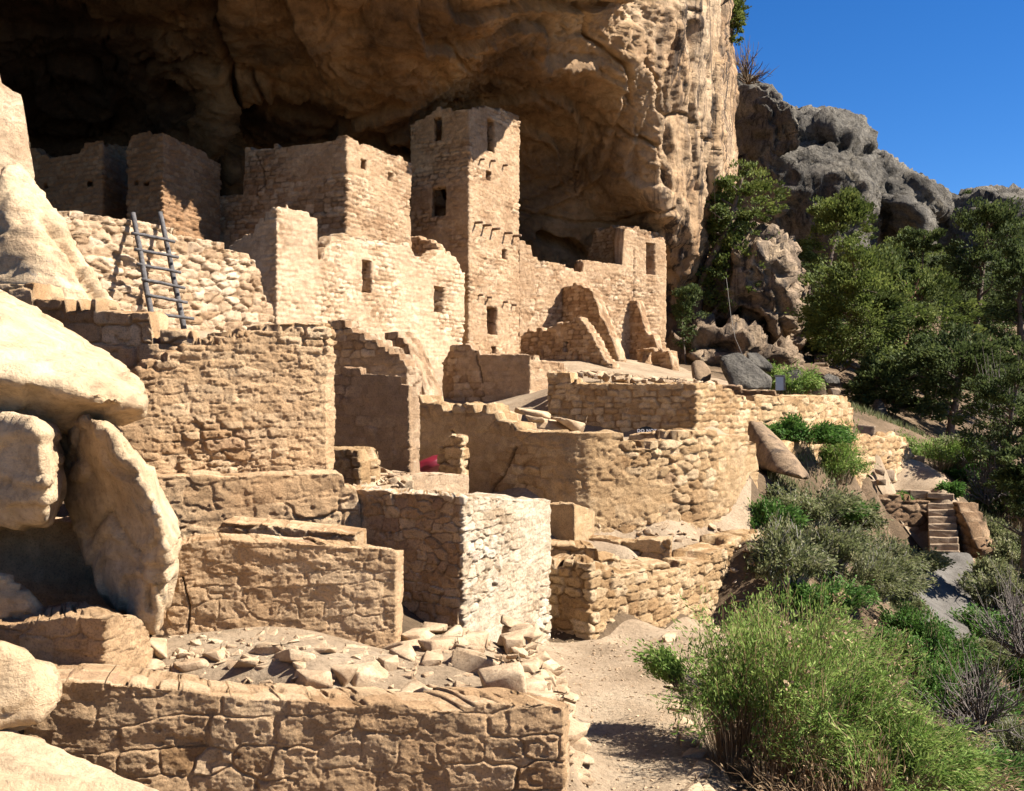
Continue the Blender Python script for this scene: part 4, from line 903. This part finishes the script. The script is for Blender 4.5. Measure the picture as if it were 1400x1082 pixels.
terr('far_cliff', [hb([(1288,300),(1300,280),(1330,268),(1380,270),(1440,280),(1600,300),(1600,420),(1290,420)], 92, 116, 4), hb([(1260,300),(1300,285),(1330,330),(1330,420),(1262,420)], 96, 112, 3),
     hb([(1300,310),(1400,300),(1600,330),(1600,440),(1300,440)], 88, 110, 3)], .42, 'greyrock', amp=1.0, nscale=.34, seed=61, plate=.45, cuts=12, ridge=.45, crackd=.5, strata=.25, facet=.6)

# ------------------------------------------------------------------ steps
def slab(name, pts4, h, mat, parent, seed=0, res=.05):
    """rough block between four plan corners"""
    a, b_, c, d_ = [np.array(p, float) for p in pts4]; bm = bmesh.new()
    vs = [bm.verts.new(p) for p in (a, b_, c, d_)] + [bm.verts.new(p - np.array((0, 0, h))) for p in (a, b_, c, d_)]
    bmesh.ops.convex_hull(bm, input=vs)
    bmesh.ops.bevel(bm, geom=list(bm.edges), offset=.02, segments=1, affect='EDGES')
    bmesh.ops.triangulate(bm, faces=list(bm.faces)); bmesh.ops.subdivide_edges(bm, edges=list(bm.edges), cuts=2, use_grid_fill=True)
    v = np.array([q.co[:] for q in bm.verts]); f = [[q.index for q in p.verts] for p in bm.faces]; bm.free()
    v = v + .03 * np.column_stack([fbm(v[:, 0] * 3, v[:, 1] * 3, v[:, 2] * 3 + 7 * k, 3, seed) for k in range(3)])
    return mesh_obj(name, v, f, M[mat], parent, False)
st = empty('stone_steps', W(1290, 755, 32)); tag(st, 'narrow flight of brown stone steps down to the gravel path', 'steps')
for k in range(8):
    Yk = 31.5 - .24 * k; y0 = 688 + k * 9.3
    l, r = 1268 + .4 * k, 1306 + .9 * k
    slab('step', [W(l, y0, Yk), W(r, y0, Yk), W(r, y0 - 1.0, Yk + .55), W(l, y0 - 1.0, Yk + .55)], .26, 'bstone', st, k)
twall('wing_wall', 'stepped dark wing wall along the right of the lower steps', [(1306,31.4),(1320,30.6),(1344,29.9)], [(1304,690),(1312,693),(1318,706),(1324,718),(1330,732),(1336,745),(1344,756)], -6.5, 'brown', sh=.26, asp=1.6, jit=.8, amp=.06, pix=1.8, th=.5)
sl = slab('path_edging', [W(1262,765,29.5), W(1334,767,29.5), W(1334,763,29.8), W(1262,761,29.8)], .16, 'bstone', None, 3); tag(sl, 'stone sill across the top of the grey gravel path', 'kerb')
for i, (x0, y0, x1, y1, Y_, lb) in enumerate([(1224,652,1262,659,33.2,'upper step edging on the terrace path, left part'),(1254,654,1297,663,33.0,'upper step edging on the terrace path, right part'),
      (1214,669,1248,675,31.9,'lower step edging on the terrace path, left part'),(1244,670,1272,679,31.8,'lower step edging on the terrace path, darkest middle part'),(1268,674,1304,680,31.7,'lower step edging on the terrace path, right part'),
      (1242,623,1264,629,35,'lone brown step below the green shrub on the terrace')]):
    o = slab('edging_stone', [W(x0,y0,Y_),W(x1,y0+1.5,Y_),W(x1,y0+1,Y_+.3),W(x0,y0-.5,Y_+.3)], (y1 - y0) / F * Y_ + .05, 'bstone', None, i); tag(o, lb, 'edging stone')
st = empty('stone_steps', W(1122, 520, 50)); tag(st, 'distant shaded stone steps climbing into the pines', 'steps')
for k in range(6):
    Yk = 49 + k * .55; y0 = 516 - k * 6.2
    slab('step', [W(1111 + k * .5, y0, Yk), W(1134 - k * .5, y0, Yk), W(1134 - k * .5, y0 - 2, Yk + .7), W(1111 + k * .5, y0 - 2, Yk + .7)], .3, 'rockbrown', st, k)
# pale panel and cables
m, n, bb = new_mat('pale_panel'); bb.inputs["Base Color"].default_value = (.42, .44, .45, 1); bb.inputs["Roughness"].default_value = .5
pn = empty('pale_panel', W(1066, 530, 31.5)); tag(pn, 'small pale grey panel standing between two boulders on the ledge', 'panel')
def box(name, p0, p1, mat, parent, bev=.01):
    bm = bmesh.new(); bmesh.ops.create_cube(bm, size=1)
    for v in bm.verts: v.co = Vector([(a + b_) / 2 + c * (b_ - a) for a, b_, c in zip(p0, p1, v.co)])
    bmesh.ops.bevel(bm, geom=list(bm.edges), offset=bev, segments=1, affect='EDGES')
    v = np.array([q.co[:] for q in bm.verts]); f = [[q.index for q in p.verts] for p in bm.faces]; bm.free()
    return mesh_obj(name, v, f, mat, parent, False)
a, c = W(1059, 534, 31.5), W(1073, 514, 31.5)
box('sheet', (a[0]+.03, 31.5, a[2]), (c[0]-.03, 31.53, c[2]), m, pn, .004)
box('frame', (a[0]-.01, 31.49, c[2]-.03), (c[0]+.01, 31.54, c[2]+.02), M['wood'], pn, .004)
box('frame', (c[0]-.03, 31.485, a[2]), (c[0]+.012, 31.545, c[2]-.031), M['wood'], pn, .004)
M['cable'] = new_mat('cable')[0]; M['cable'].node_tree.nodes["Principled BSDF"].inputs["Base Color"].default_value = (.14, .13, .115, 1)
cb = mesh_obj('cable', *tube([W(968, -200, 45), W(970, 0, 45), W(974, 138, 45), W(978, 300, 46)], .009, 5), M['cable']); tag(cb, 'thin cable hanging down the tall cliff edge', 'cable')
cb = mesh_obj('cable', *tube([W(993, 380, 44), W(999, 430, 42), W(1005, 462, 40), W(1018, 492, 33)], .007, 5), M['cable']); tag(cb, 'thin pale cable running down to the large grey boulder', 'cable')

# ------------------------------------------------------------------ vegetation
def leafcloud(P, size, rg, elong=1.6, updir=None):
    n = len(P); a = rg.normal(size=(n, 3)); a /= np.linalg.norm(a, axis=1)[:, None]
    if updir is not None: a = a * .45 + updir; a /= np.linalg.norm(a, axis=1)[:, None] + 1e-9
    b_ = np.cross(a, rg.normal(size=(n, 3))); b_ /= np.linalg.norm(b_, axis=1)[:, None] + 1e-9
    s = size * rg.uniform(.6, 1.4, n)[:, None]
    V = np.stack([P - b_ * s * .5, P + a * s * elong * .5 , P + b_ * s * .5, P - a * s * elong * .5 ], 1).reshape(-1, 3)
    return V, np.arange(n * 4).reshape(n, 4)
def branch_set(rg, base, top, r0, nb, spread, wig=.12, lean=0):
    """trunk plus limbs; returns (V,F,tips)"""
    V, Fc, tips = [], [], []
    def add(p, r):
        v, f = tube(p, r, 5 if r[0] < .06 else 7, False); off = len(V); V.extend(v); Fc.extend([[i + off for i in q] for q in f])
    L = np.linalg.norm(top - base); t = np.linspace(0, 1, 9)[:, None]
    tr = base * (1 - t) + top * t + wig * L * np.column_stack([fbm(t[:, 0] * 2.4, k * 5, 0, 2, int(rg.integers(99))) for k in range(3)]) * np.sin(t * 2.2)
    add(tr, np.linspace(r0, r0 * .25, 9)); tips.append(tr[-1])
    for i in range(nb):
        s = rg.uniform(.22, .97); j = int(s * 8); p0 = tr[j] * (1 - (s * 8 - j)) + tr[min(j + 1, 8)] * (s * 8 - j)
        an = rg.uniform(0, 6.28); ln = spread * rg.uniform(.55, 1.1) * (1 - .45 * s)
        d_ = np.array((math.cos(an), math.sin(an), rg.uniform(.05, .7))); d_ /= np.linalg.norm(d_)
        tt = np.linspace(0, 1, 6)[:, None]; q = p0 + d_ * ln * tt + .14 * ln * np.column_stack([fbm(tt[:, 0] * 3, i, k * 3, 2, int(rg.integers(99))) for k in range(3)]) * tt * 2 + np.array((0, 0, .15 * ln)) * tt ** 2
        add(q, np.linspace(r0 * .38 * (1 - s * .4), r0 * .06, 6)); tips += [q[-1], q[-2], q[3]]
        for m_ in range(3):
            s2 = rg.integers(2, 6); d2 = d_ + rg.normal(0, .7, 3); d2 /= np.linalg.norm(d2); l2 = ln * rg.uniform(.3, .55)
            q2 = q[s2] + d2 * l2 * np.linspace(0, 1, 4)[:, None] + .06 * l2 * rg.normal(size=(4, 3)) * np.linspace(0, 1, 4)[:, None]
            add(q2, np.linspace(r0 * .12, r0 * .03, 4)); tips += [q2[-1], q2[2]]
    return V, Fc, np.array(tips)
def tree(name, label, base, crown, mat='juniper', bark='bark', nleaf=9000, size=.10, seed=1, r0=.18, group=None, cat='tree', nb=22, gaps=.35, elong=1.5, clump=.34):
    """base (px,py,Y); crown (px,py,width_px,height_px)"""
    rg = np.random.default_rng(seed); B = W(*base); Yc = base[2]; C = W(crown[0], crown[1], Yc)
    rx, rz = crown[2] / 2 / F * Yc, crown[3] / 2 / F * Yc; e = empty(name, tuple(B)); tag(e, label, cat, group)
    top = C + np.array((0, 0, rz * .55)); V, Fc, tips = branch_set(rg, B - np.array((0, 0, .3)), top, r0, nb, rx * 1.0)
    mesh_obj('trunk', V, Fc, M[bark], e, True)
    k = 0; cl = []
    while len(cl) < 85:
        u = rg.normal(size=3); u /= np.linalg.norm(u); r = rg.uniform(.25, 1.0) ** .6
        p = C + u * r * np.array((rx, rx * .9, rz)) * (1 - .22 * max(0, u[2]))
        if vnoise(p[0] * .8 / max(.4, rx / 2.2), p[1] * .8, p[2] * .9 / max(.4, rx / 2.2), seed) > .02 - gaps * .3: cl.append(p)
        k += 1
        if k > 4000: break
    tin = [p for p in tips if np.sum(((p - C) / np.array((rx, rx, rz))) ** 2) < 1.25]
    cl = np.array(cl + list(tin) * 1)
    w = rg.uniform(.3, 1, len(cl)) ** 2; nleaf = int(nleaf * 1.15); size *= .8; idx = rg.choice(len(cl), nleaf, p=w / w.sum())
    sc = clump * rg.uniform(.5, 1.3, len(cl)) * max(.5, min(rx, rz) / 2.2)
    off = rg.normal(size=(nleaf, 3)); off /= (np.linalg.norm(off, axis=1)[:, None] + 1e-9); off *= (rg.random((nleaf, 1)) ** .5)
    P = cl[idx] + off * sc[idx][:, None] * np.array((1.35, 1.35, .75))
    up = (P - C); up /= np.linalg.norm(up, axis=1)[:, None] + 1e-9; up[:, 2] += .5
    V, Fq = leafcloud(P, size, rg, elong, up)
    lid = np.clip(.5 * hsh(idx, 3, 0, seed) + .5 * rg.random(nleaf), 0, 1)
    mesh_obj('crown', V, Fq, M[mat], e, False, dict(lid=np.repeat(lid, 4)))
    return e
tree('juniper_tree', 'leaning juniper with thick dark trunk against the cliff foot', (940,470,50.5), (1022,275,112,150), seed=3, r0=.28, nleaf=11000, size=.11)
tree('juniper_tree', 'low juniper branch growth hanging below the leaning juniper', (945,480,50), (1000,365,90,120), seed=4, r0=.12, nleaf=4500, size=.10, gaps=.1)
tree('shrub', 'dark shrub in the shaded gap at the foot of the cliff edge', (938,500,47.8), (945,430,44,110), mat='juniperdark', seed=5, r0=.06, nleaf=4000, size=.08, cat='shrub')
TL = [
 ('pine_tree','far pine low in the gap below the rounded grey rocks',(1230,460,74),(1230,380,120,120),'juniperdark',121,.2,8000),
 ('pine_tree','far pine between the tall pine and the rounded rocks',(1290,460,76),(1285,375,110,130),'juniper',122,.2,8000),
 ('pine_tree','far pine behind the right edge trees',(1370,460,76),(1375,350,110,140),'juniper',123,.2,8000),
 ('juniper_tree','far juniper behind the rock cleft',(1100,460,70),(1110,400,70,120),'juniperdark',124,.15,6000),
 ('juniper_tree','distant juniper behind the broad one',(1170,470,66),(1165,400,110,110),'juniperdark',125,.15,7000),
 ('pine_tree','dark pine filling the shade behind the low spreading juniper',(1340,560,60),(1330,450,150,150),'juniperdark',126,.2,10000),
 ('pine_tree','dark pine behind the broad juniper trunk',(1225,560,58),(1220,480,140,120),'juniperdark',127,.2,9000),
 ('juniper_tree','dark juniper over the slope behind the scraggly tree',(1400,600,44),(1400,510,120,120),'juniperdark',128,.15,9000),
 ('juniper_tree','dense juniper below the far grey cliff, left of the tall rock cleft',(1120,500,54),(1138,325,118,176),'juniper',21,.20,16000),
 ('juniper_tree','broad juniper in front of the others above the terrace wall',(1190,560,45),(1180,415,185,180),'juniper',22,.24,20000),
 ('pine_tree','pine with reddish trunk standing behind the terrace steps',(1215,570,47),(1262,425,150,170),'juniper',23,.24,15000),
 ('pine_tree','tall dark pine rising above the far cliff at right',(1335,560,52),(1338,352,138,215),'juniperdark',24,.24,17000),
 ('juniper_tree','young juniper below the rounded grey rocks',(1235,500,60),(1238,345,70,90),'juniper',25,.12,7000),
 ('pine_tree','dark pine at the right edge in front of the far cliff',(1400,560,48),(1405,400,140,250),'juniperdark',26,.22,14000),
 ('juniper_tree','low spreading juniper right of the broad one',(1300,600,42),(1310,500,170,150),'juniperdark',27,.18,16000),
 ('juniper_tree','dark juniper behind the upper steps',(1150,540,52),(1120,440,90,90),'juniperdark',28,.15,9000),
 ('pine_tree','shadowy pine between the broad juniper and the tall pine',(1250,560,54),(1262,350,80,110),'juniperdark',29,.16,8000),
 ('juniper_tree','scraggly tree with bare lower limbs at the right edge',(1380,690,34),(1375,560,140,150),'juniperdark',30,.15,12000),
 ('juniper_tree','dark undergrowth tree just above the green shrub',(1290,600,46),(1250,520,130,100),'juniperdark',31,.12,9000),
 ('juniper_tree','dark tree at the foot of the pines left of the green shrub',(1200,590,43),(1205,520,90,80),'juniperdark',32,.12,7000),
 ('juniper_tree','rounded juniper between the far cliff lumps and the pines',(1205,460,58),(1200,380,90,100),'juniper',33,.14,8000),
 ('juniper_tree','sparse tree hanging over the slope at the right edge',(1400,760,27),(1395,640,110,110),'juniperdark',34,.1,7000),
]
for nm, lb, bs, cr, mt, sd_, r_, nl in TL:
    tree(nm, lb, bs, cr, mt, 'barkred' if 'reddish' in lb else 'bark', nl, .105 if bs[2] > 40 else .075, sd_, r_, 'trees on the slope right of the village')
tree('juniper_tree', 'green treetop growing on the cliff rim at the top', (992,48,56), (1003,22,44,78), 'juniper', 'bark', 4500, .10, 41, .08)
# bare shrub on the rim
def bare(name, label, base, w, h, seed, mat='twig', n=60, r=.02, cat='shrub', lean=(0, 0, 0)):
    rg = np.random.default_rng(seed); B = W(*base); V, Fc = [], []; k = base[2] / F
    for i in range(n):
        an = rg.uniform(0, 6.28); el = rg.uniform(.15, 1.5); d_ = np.array((math.cos(an) * math.cos(el), math.sin(an) * math.cos(el), math.sin(el))) + np.array(lean)
        L = rg.uniform(.6, 1.05); S_ = np.array((w * k / 2, w * k / 2, h * k)); t = np.linspace(0, 1, 7)[:, None]
        q = B + d_ * S_ * L * t + .12 * h * k * np.column_stack([fbm(t[:, 0] * 3, i, j * 3, 3, seed) for j in range(3)]) * t * 1.6
        for (qq, rr) in [(q, r)] + [(q[s] + (d_ + rg.normal(0, .6, 3)) * S_ * rg.uniform(.15, .35) * np.linspace(0, 1, 4)[:, None], r * .5) for s in rg.integers(2, 6, 4)]:
            v, f = tube(qq, np.linspace(rr, rr * .3, len(qq)), 3, False); off = len(V); V.extend(v); Fc.extend([[a_ + off for a_ in p] for p in f])
    return tag(mesh_obj(name, V, Fc, M[mat], None, True), label, cat)
bare('bare_shrub', 'bare dark shrub on the cliff rim against the sky', (1022,115,70), 70, 58, 5, 'twig', 40, .045)
tree('juniper_tree', 'tiny windblown tree on top of the far grey cliff', (1090,162,92), (1096,154,12,9), 'juniperdark', 'bark', 260, .14, 43, .09, nb=4)
for i, (px, py, lb) in enumerate([(1323,266,'left of three tiny bushes on the far right skyline'),(1346,267,'middle of three tiny bushes on the far right skyline'),(1378,270,'right of three tiny bushes on the far right skyline')]):
    tree('small_bush', lb, (px, py + 6, 98), (px, py, 12, 12 - 3 * i), 'juniperdark', 'bark', 260, .16, 45 + i, .05, nb=4, cat='bush')

def bush(name, label, base, w, h, mat='sage', tw='greytwig', n=260, nl=26, size=.028, elong=2.5, seed=1, lean=(0, 0, 0), cat='shrub', group=None, r=.006, spread=1.0, lf=(.35, 1), base_r=.12, snap=True, flowers=0, droop=.12):
    rg = np.random.default_rng(seed); B = W(*base)
    if snap:                                             # stand it on the ground along this line of sight
        Ys = np.linspace(8, 60, 800); q = np.array([W(base[0], base[1], t_) for t_ in Ys]); hit = np.nonzero(zg(q[:, 0], q[:, 1]) > q[:, 2])[0]
        hit = [j for j in hit if abs(Ys[j] - base[2]) < 7]
        if len(hit): B = q[hit[0]]; B[2] -= .03
    k = B[1] / F; rx, rz = w * k / 2, h * k
    e = empty(name, tuple(B)); tag(e, label, cat, group)
    nc = max(7, n // 14); ca = rg.uniform(0, 2 * np.pi, nc); cr_ = rg.random(nc) ** .5; cL = rg.uniform(.58, 1.15, nc); ci_ = rg.integers(0, nc, n)
    an = ca[ci_] + rg.normal(0, .22, n); rr = np.clip(cr_[ci_] + rg.normal(0, .10, n), 0, 1); L = cL[ci_] * rg.uniform(.72, 1.05, n)
    dirh = np.column_stack([np.cos(an), np.sin(an)]) * rr[:, None]
    base_p = B + np.column_stack([dirh * rx * base_r * 4 * .5, np.zeros(n)])
    tipv = np.column_stack([dirh * rx * spread, rz * np.sqrt(np.maximum(.05, 1 - (rr * .92) ** 2))]) * L[:, None] + np.array(lean) * rz
    ns = 7; t = np.linspace(0, 1, ns)
    Q = base_p[:, None] + tipv[:, None] * t[None, :, None]
    Q[..., 2] += droop * rz * (np.sin(t * math.pi) * rr[:, None] * 1.5)
    wn = np.stack([fbm(np.arange(n)[:, None] * 7.3, t[None] * 3, j * 5, 2, seed) for j in range(3)], -1) * (t[None, :, None] * .16 * rz)
    Q = Q + wn
    # stems as three sided tapered tubes
    rad = r * np.linspace(1, .35, ns)[None, :, None]
    o1 = np.array((1, 0, 0)); o2 = np.array((-.5, .87, 0)); o3 = np.array((-.5, -.87, .1))
    V = np.stack([Q + rad * o1, Q + rad * o2, Q + rad * o3], 2).reshape(-1, 3)
    idx = np.arange(n * ns * 3).reshape(n, ns, 3); fs = []
    for j in range(3): fs.append(np.stack([idx[:, :-1, j], idx[:, :-1, (j + 1) % 3], idx[:, 1:, (j + 1) % 3], idx[:, 1:, j]], -1).reshape(-1, 4))
    mesh_obj('stems', V, np.concatenate(fs), M[tw], e, False, dict(lid=np.repeat(rg.random(n), ns * 3)))
    m_ = n * nl; si = np.repeat(np.arange(n), nl); tt = rg.uniform(lf[0], lf[1], m_); f = tt * (ns - 1); i0 = np.clip(f.astype(int), 0, ns - 2); fr = (f - i0)[:, None]
    P = Q[si, i0] * (1 - fr) + Q[si, i0 + 1] * fr; dr = Q[si, i0 + 1] - Q[si, i0]; dr /= np.linalg.norm(dr, axis=1)[:, None] + 1e-9
    P = P + rg.normal(0, size * 1.1, (m_, 3))
    V, Fq = leafcloud(P, size / elong * 1.6, rg, elong, dr * 1.1)
    lid = np.clip(.55 * hsh(si, 1, 0, seed) + .3 * rg.random(m_) + .25 * tt - .1, 0, 1)
    mesh_obj('foliage', V, Fq, M[mat], e, False, dict(lid=np.repeat(lid, 4)))
    if flowers:
        ti = rg.choice(n, flowers); P = Q[ti, -1][:, None] + rg.normal(0, .03, (flowers, 14, 3)); V, Fq = leafcloud(P.reshape(-1, 3), .022, rg, 1.2)
        mesh_obj('seed_heads', V, Fq, M['drygrass'], e, False, dict(lid=rg.uniform(.4, 1, len(V))))["kind"] = 'stuff'
    return e
# the big brush beside the path
BG = 'big brush plants beside the dirt path'
for i, (px, py, Y_, w, h, n_, nl, ln, mt, lb) in enumerate([
   (1020,1040,8.9,190,240,300,44,(.05,0,.0),'brush','tall feathery green bush leaning over the dirt path'),
   (1075,1070,8.7,200,240,300,44,(.15,0,0),'brush','feathery bush in the middle of the foreground brush'),
   (1150,1085,8.9,230,180,280,40,(.28,0,0),'brush','windswept brush at the bottom right of the foreground clump'),
   (1150,1010,10.0,210,150,230,38,(.3,0,0),'brush','brush with dry seed heads behind the foreground clump'),
   (1215,1090,8.3,190,110,260,40,(.3,0,0),'brush','low brush at the bottom edge on the slope'),
   (1065,930,10.6,180,120,170,36,(.2,0,0),'brush','green brush just above the middle of the foreground clump')]):
    bush('brush', lb, (px, py, Y_), w, h, mt, 'drygrass', n_, nl, .028, 4.2, 60 + i, ln, 'bush', BG, .0042, 1.0, (.52, 1), .25, False, 30 if i in (3, 1) else 0)
bush('dry_brush', 'tangle of dry brown stalks at the bottom of the foreground clump', (1190,1130,8.0), 300, 130, 'drygrass', 'drygrass', 500, 6, .03, 5, 71, (.2,0,0), 'bush', None, .0032, 1, (.3, 1), .5, False)
bush('brush', 'little green spray sticking out over the dirt path', (935,950,9.4), 70, 75, 'brush', 'twig', 60, 60, .026, 3.2, 72, (-.55,0,0), 'bush', None, .004, .8, (.4, 1), .1, False)
bush('weed', 'tiny weed at the foot of the white wall', (731,908,11.6), 20, 9, 'green', 'twig', 24, 14, .02, 2, 73, (0,0,0), 'weed', None, .003, 1, (.2, 1), .3, False)
for i, (px, py, Y_, w, h, mt, lb) in enumerate([
   (1075,545,29,60,60,'brush','sprawling pale green shrub on the ledge above the wedge boulder'),
   (1100,605,24.5,100,30,'green','bright green low growth above the lower retaining wall'),
   (1068,600,24,60,30,'green','low green tuft right behind the wedge boulder'),
   (1140,660,24,80,75,'brush','tall yellow green shrub in front of the lower retaining wall'),
   (1140,705,23,80,28,'green','green grass tuft at the foot of the yellow green shrub'),
   (1095,715,19.5,120,60,'sage','grey sagebrush below the wedge boulder'),
   (1050,735,17,60,50,'green','small bright green bush at the corner of the curved wall'),
   (1070,800,16.5,90,90,'sage','grey sagebrush beside the sunlit end wall'),
   (1125,775,18.8,110,72,'sage','large grey sagebrush in the middle of the slope'),
   (1185,790,20.5,100,56,'sage','grey green sagebrush left of the steps'),
   (1245,778,27,60,30,'sage','round grey sagebrush at the foot of the steps'),
   (1215,812,21,80,50,'sage','spreading sagebrush beside the grey path'),
   (1165,820,17,140,70,'sage','grey sagebrush above the foreground clump'),
   (1110,850,15,110,70,'green','dark green growth above the foreground clump'),
   (1228,838,19.5,55,34,'sage','small sagebrush at the bend of the grey path'),
   (1270,930,15.5,110,110,'green','leafy bright green vine bush below the grey path'),
   (1295,985,14,110,90,'green','leafy green bush lower down the slope'),
   (1245,880,17,70,50,'green','leafy green tuft at the near end of the grey path'),
   (1285,640,38,90,55,'brush','rounded green shrub right of the terrace'),
   (1320,655,37,70,30,'green','bright green leaves under the bare shrubs'),
   (1310,625,39,60,30,'sage','pale grey shrub behind the rounded green shrub'),
   (1372,835,25,80,60,'sage','grey green grass clump right of the grey path'),
   (1390,780,29,90,60,'sage','grey bush at the right edge beside the path'),
   (1350,880,21,100,50,'green','green grass below the right side of the path'),
   (1330,920,18,90,60,'sage','grey tangle on the slope below the path'),
   (1350,1010,13.5,120,70,'green','green weeds low on the right slope'),
   (1385,960,15,110,90,'green','dark green weeds at the right edge'),
   (1320,1075,11,160,60,'green','green weeds at the bottom right'),
   (1395,1060,11.5,120,80,'sage','grey weeds in the bottom right corner'),
   (1350,745,31,50,34,'sage','dark scrub just right of the lower steps'),
   (1385,720,31,110,70,'juniperdark','dark shrub in the shade right of the steps'),
   (1370,690,33,100,60,'juniperdark','dark scrub at the foot of the edge trees'),
   (1350,795,28,40,30,'sage','small sagebrush on the right verge of the grey path'),
   (1168,722,25,55,40,'sage','small sagebrush at the left end of the brown retaining wall'),
   (1230,690,30,30,14,'green','tiny green tuft on the brown wall'),
   (1298,676,31.6,22,16,'green','tiny green tuft at the right of the terrace edging')]):
    dens = {'sage': (300, 38), 'green': (220, 48), 'brush': (200, 46), 'juniperdark': (200, 40)}[mt]
    sz = min(.06, max(.026, Y_ * .0021))
    bush({'sage': 'sagebrush', 'green': 'leafy_shrub', 'brush': 'shrub', 'juniperdark': 'shrub'}[mt], lb, (px, py, Y_), w, h, mt, 'greytwig' if mt == 'sage' else 'twig', dens[0], dens[1], sz, 2.2 if mt != 'brush' else 3.2, 100 + i, (.05, 0, 0), 'shrub', 'shrubs on the slope', .004 + Y_ * .0002, 1.0, (.3, 1), .3)
for i, (px, py, Y_, w, h, mt, lb) in enumerate([(1340,1000,15,160,110,'greytwig','tangle of bare grey branches low at the right edge'),(1395,900,19,140,120,'greytwig','bare grey branches right of the leafy vine bush'),
    (1350,690,34,90,90,'greytwig','bare tangled branches right of the terrace'),(1315,1010,12.5,60,35,'greytwig','pale dry grass tuft below the leafy bushes'),(1370,620,36,100,120,'greytwig','leafless grey shrub in front of the dark pines')]):
    bare('bare_shrub', lb, (px, py, Y_), w, h, 80 + i, mt, 50, .010 + .0004 * Y_)
# ground litter and grass on the slope: nobody could count it
rg = np.random.default_rng(5); P = []
n_ = 60000
u = rg.uniform(1000, 1480, n_); Y_ = np.exp(rg.uniform(math.log(8.5), math.log(42), n_)); x_ = (u - CX) / F * Y_
keep = (fbm(x_ * .5, Y_ * .5, 0, 3, 6) > -.05) & ~((u > 1240 + (Y_ < 29) * -5) & (u < 1335) & (Y_ > 21) & (Y_ < 33)) & ~((u < 1310) & (u > 1130) & (Y_ > 28) & (Y_ < 36)) & (x_ > 2.6) & ~((u < 1050) & (Y_ > 13))
x_, Y_ = x_[keep], Y_[keep]; h_ = np.clip(Y_ * .006, .06, .2) * rg.uniform(.5, 1.4, len(x_)); z_ = zg(x_, Y_)
b0 = np.column_stack([x_, Y_, z_]); an = rg.uniform(0, 6.28, len(x_)); wd = np.column_stack([np.cos(an), np.sin(an), 0 * an]) * (h_ * .09)[:, None]
tp = b0 + np.column_stack([rg.normal(0, .35, len(x_)) * h_, rg.normal(0, .35, len(x_)) * h_, h_])
V = np.stack([b0 - wd, b0 + wd, tp], 1).reshape(-1, 3)
g = mesh_obj('grass', V, np.arange(len(V)).reshape(-1, 3), M['sage'], None, False, dict(lid=np.repeat(rg.random(len(x_)), 3))); tag(g, 'thin grey green grass covering the slope', 'grass', kind='stuff')
u = rg.uniform(1020, 1400, 1500); Y_ = np.exp(rg.uniform(math.log(8.5), math.log(34), 1500)); x_ = (u - CX) / F * Y_; k_ = (x_ > 2.3) & ~((u < 1050) & (Y_ > 13)); x_, Y_, u = x_[k_], Y_[k_], u[k_]
pile('rubble', list(zip(x_, Y_, zg(x_, Y_) + .01, rg.uniform(.03, .14, len(x_)))), 'bstone', kind='stuff', seed=9)
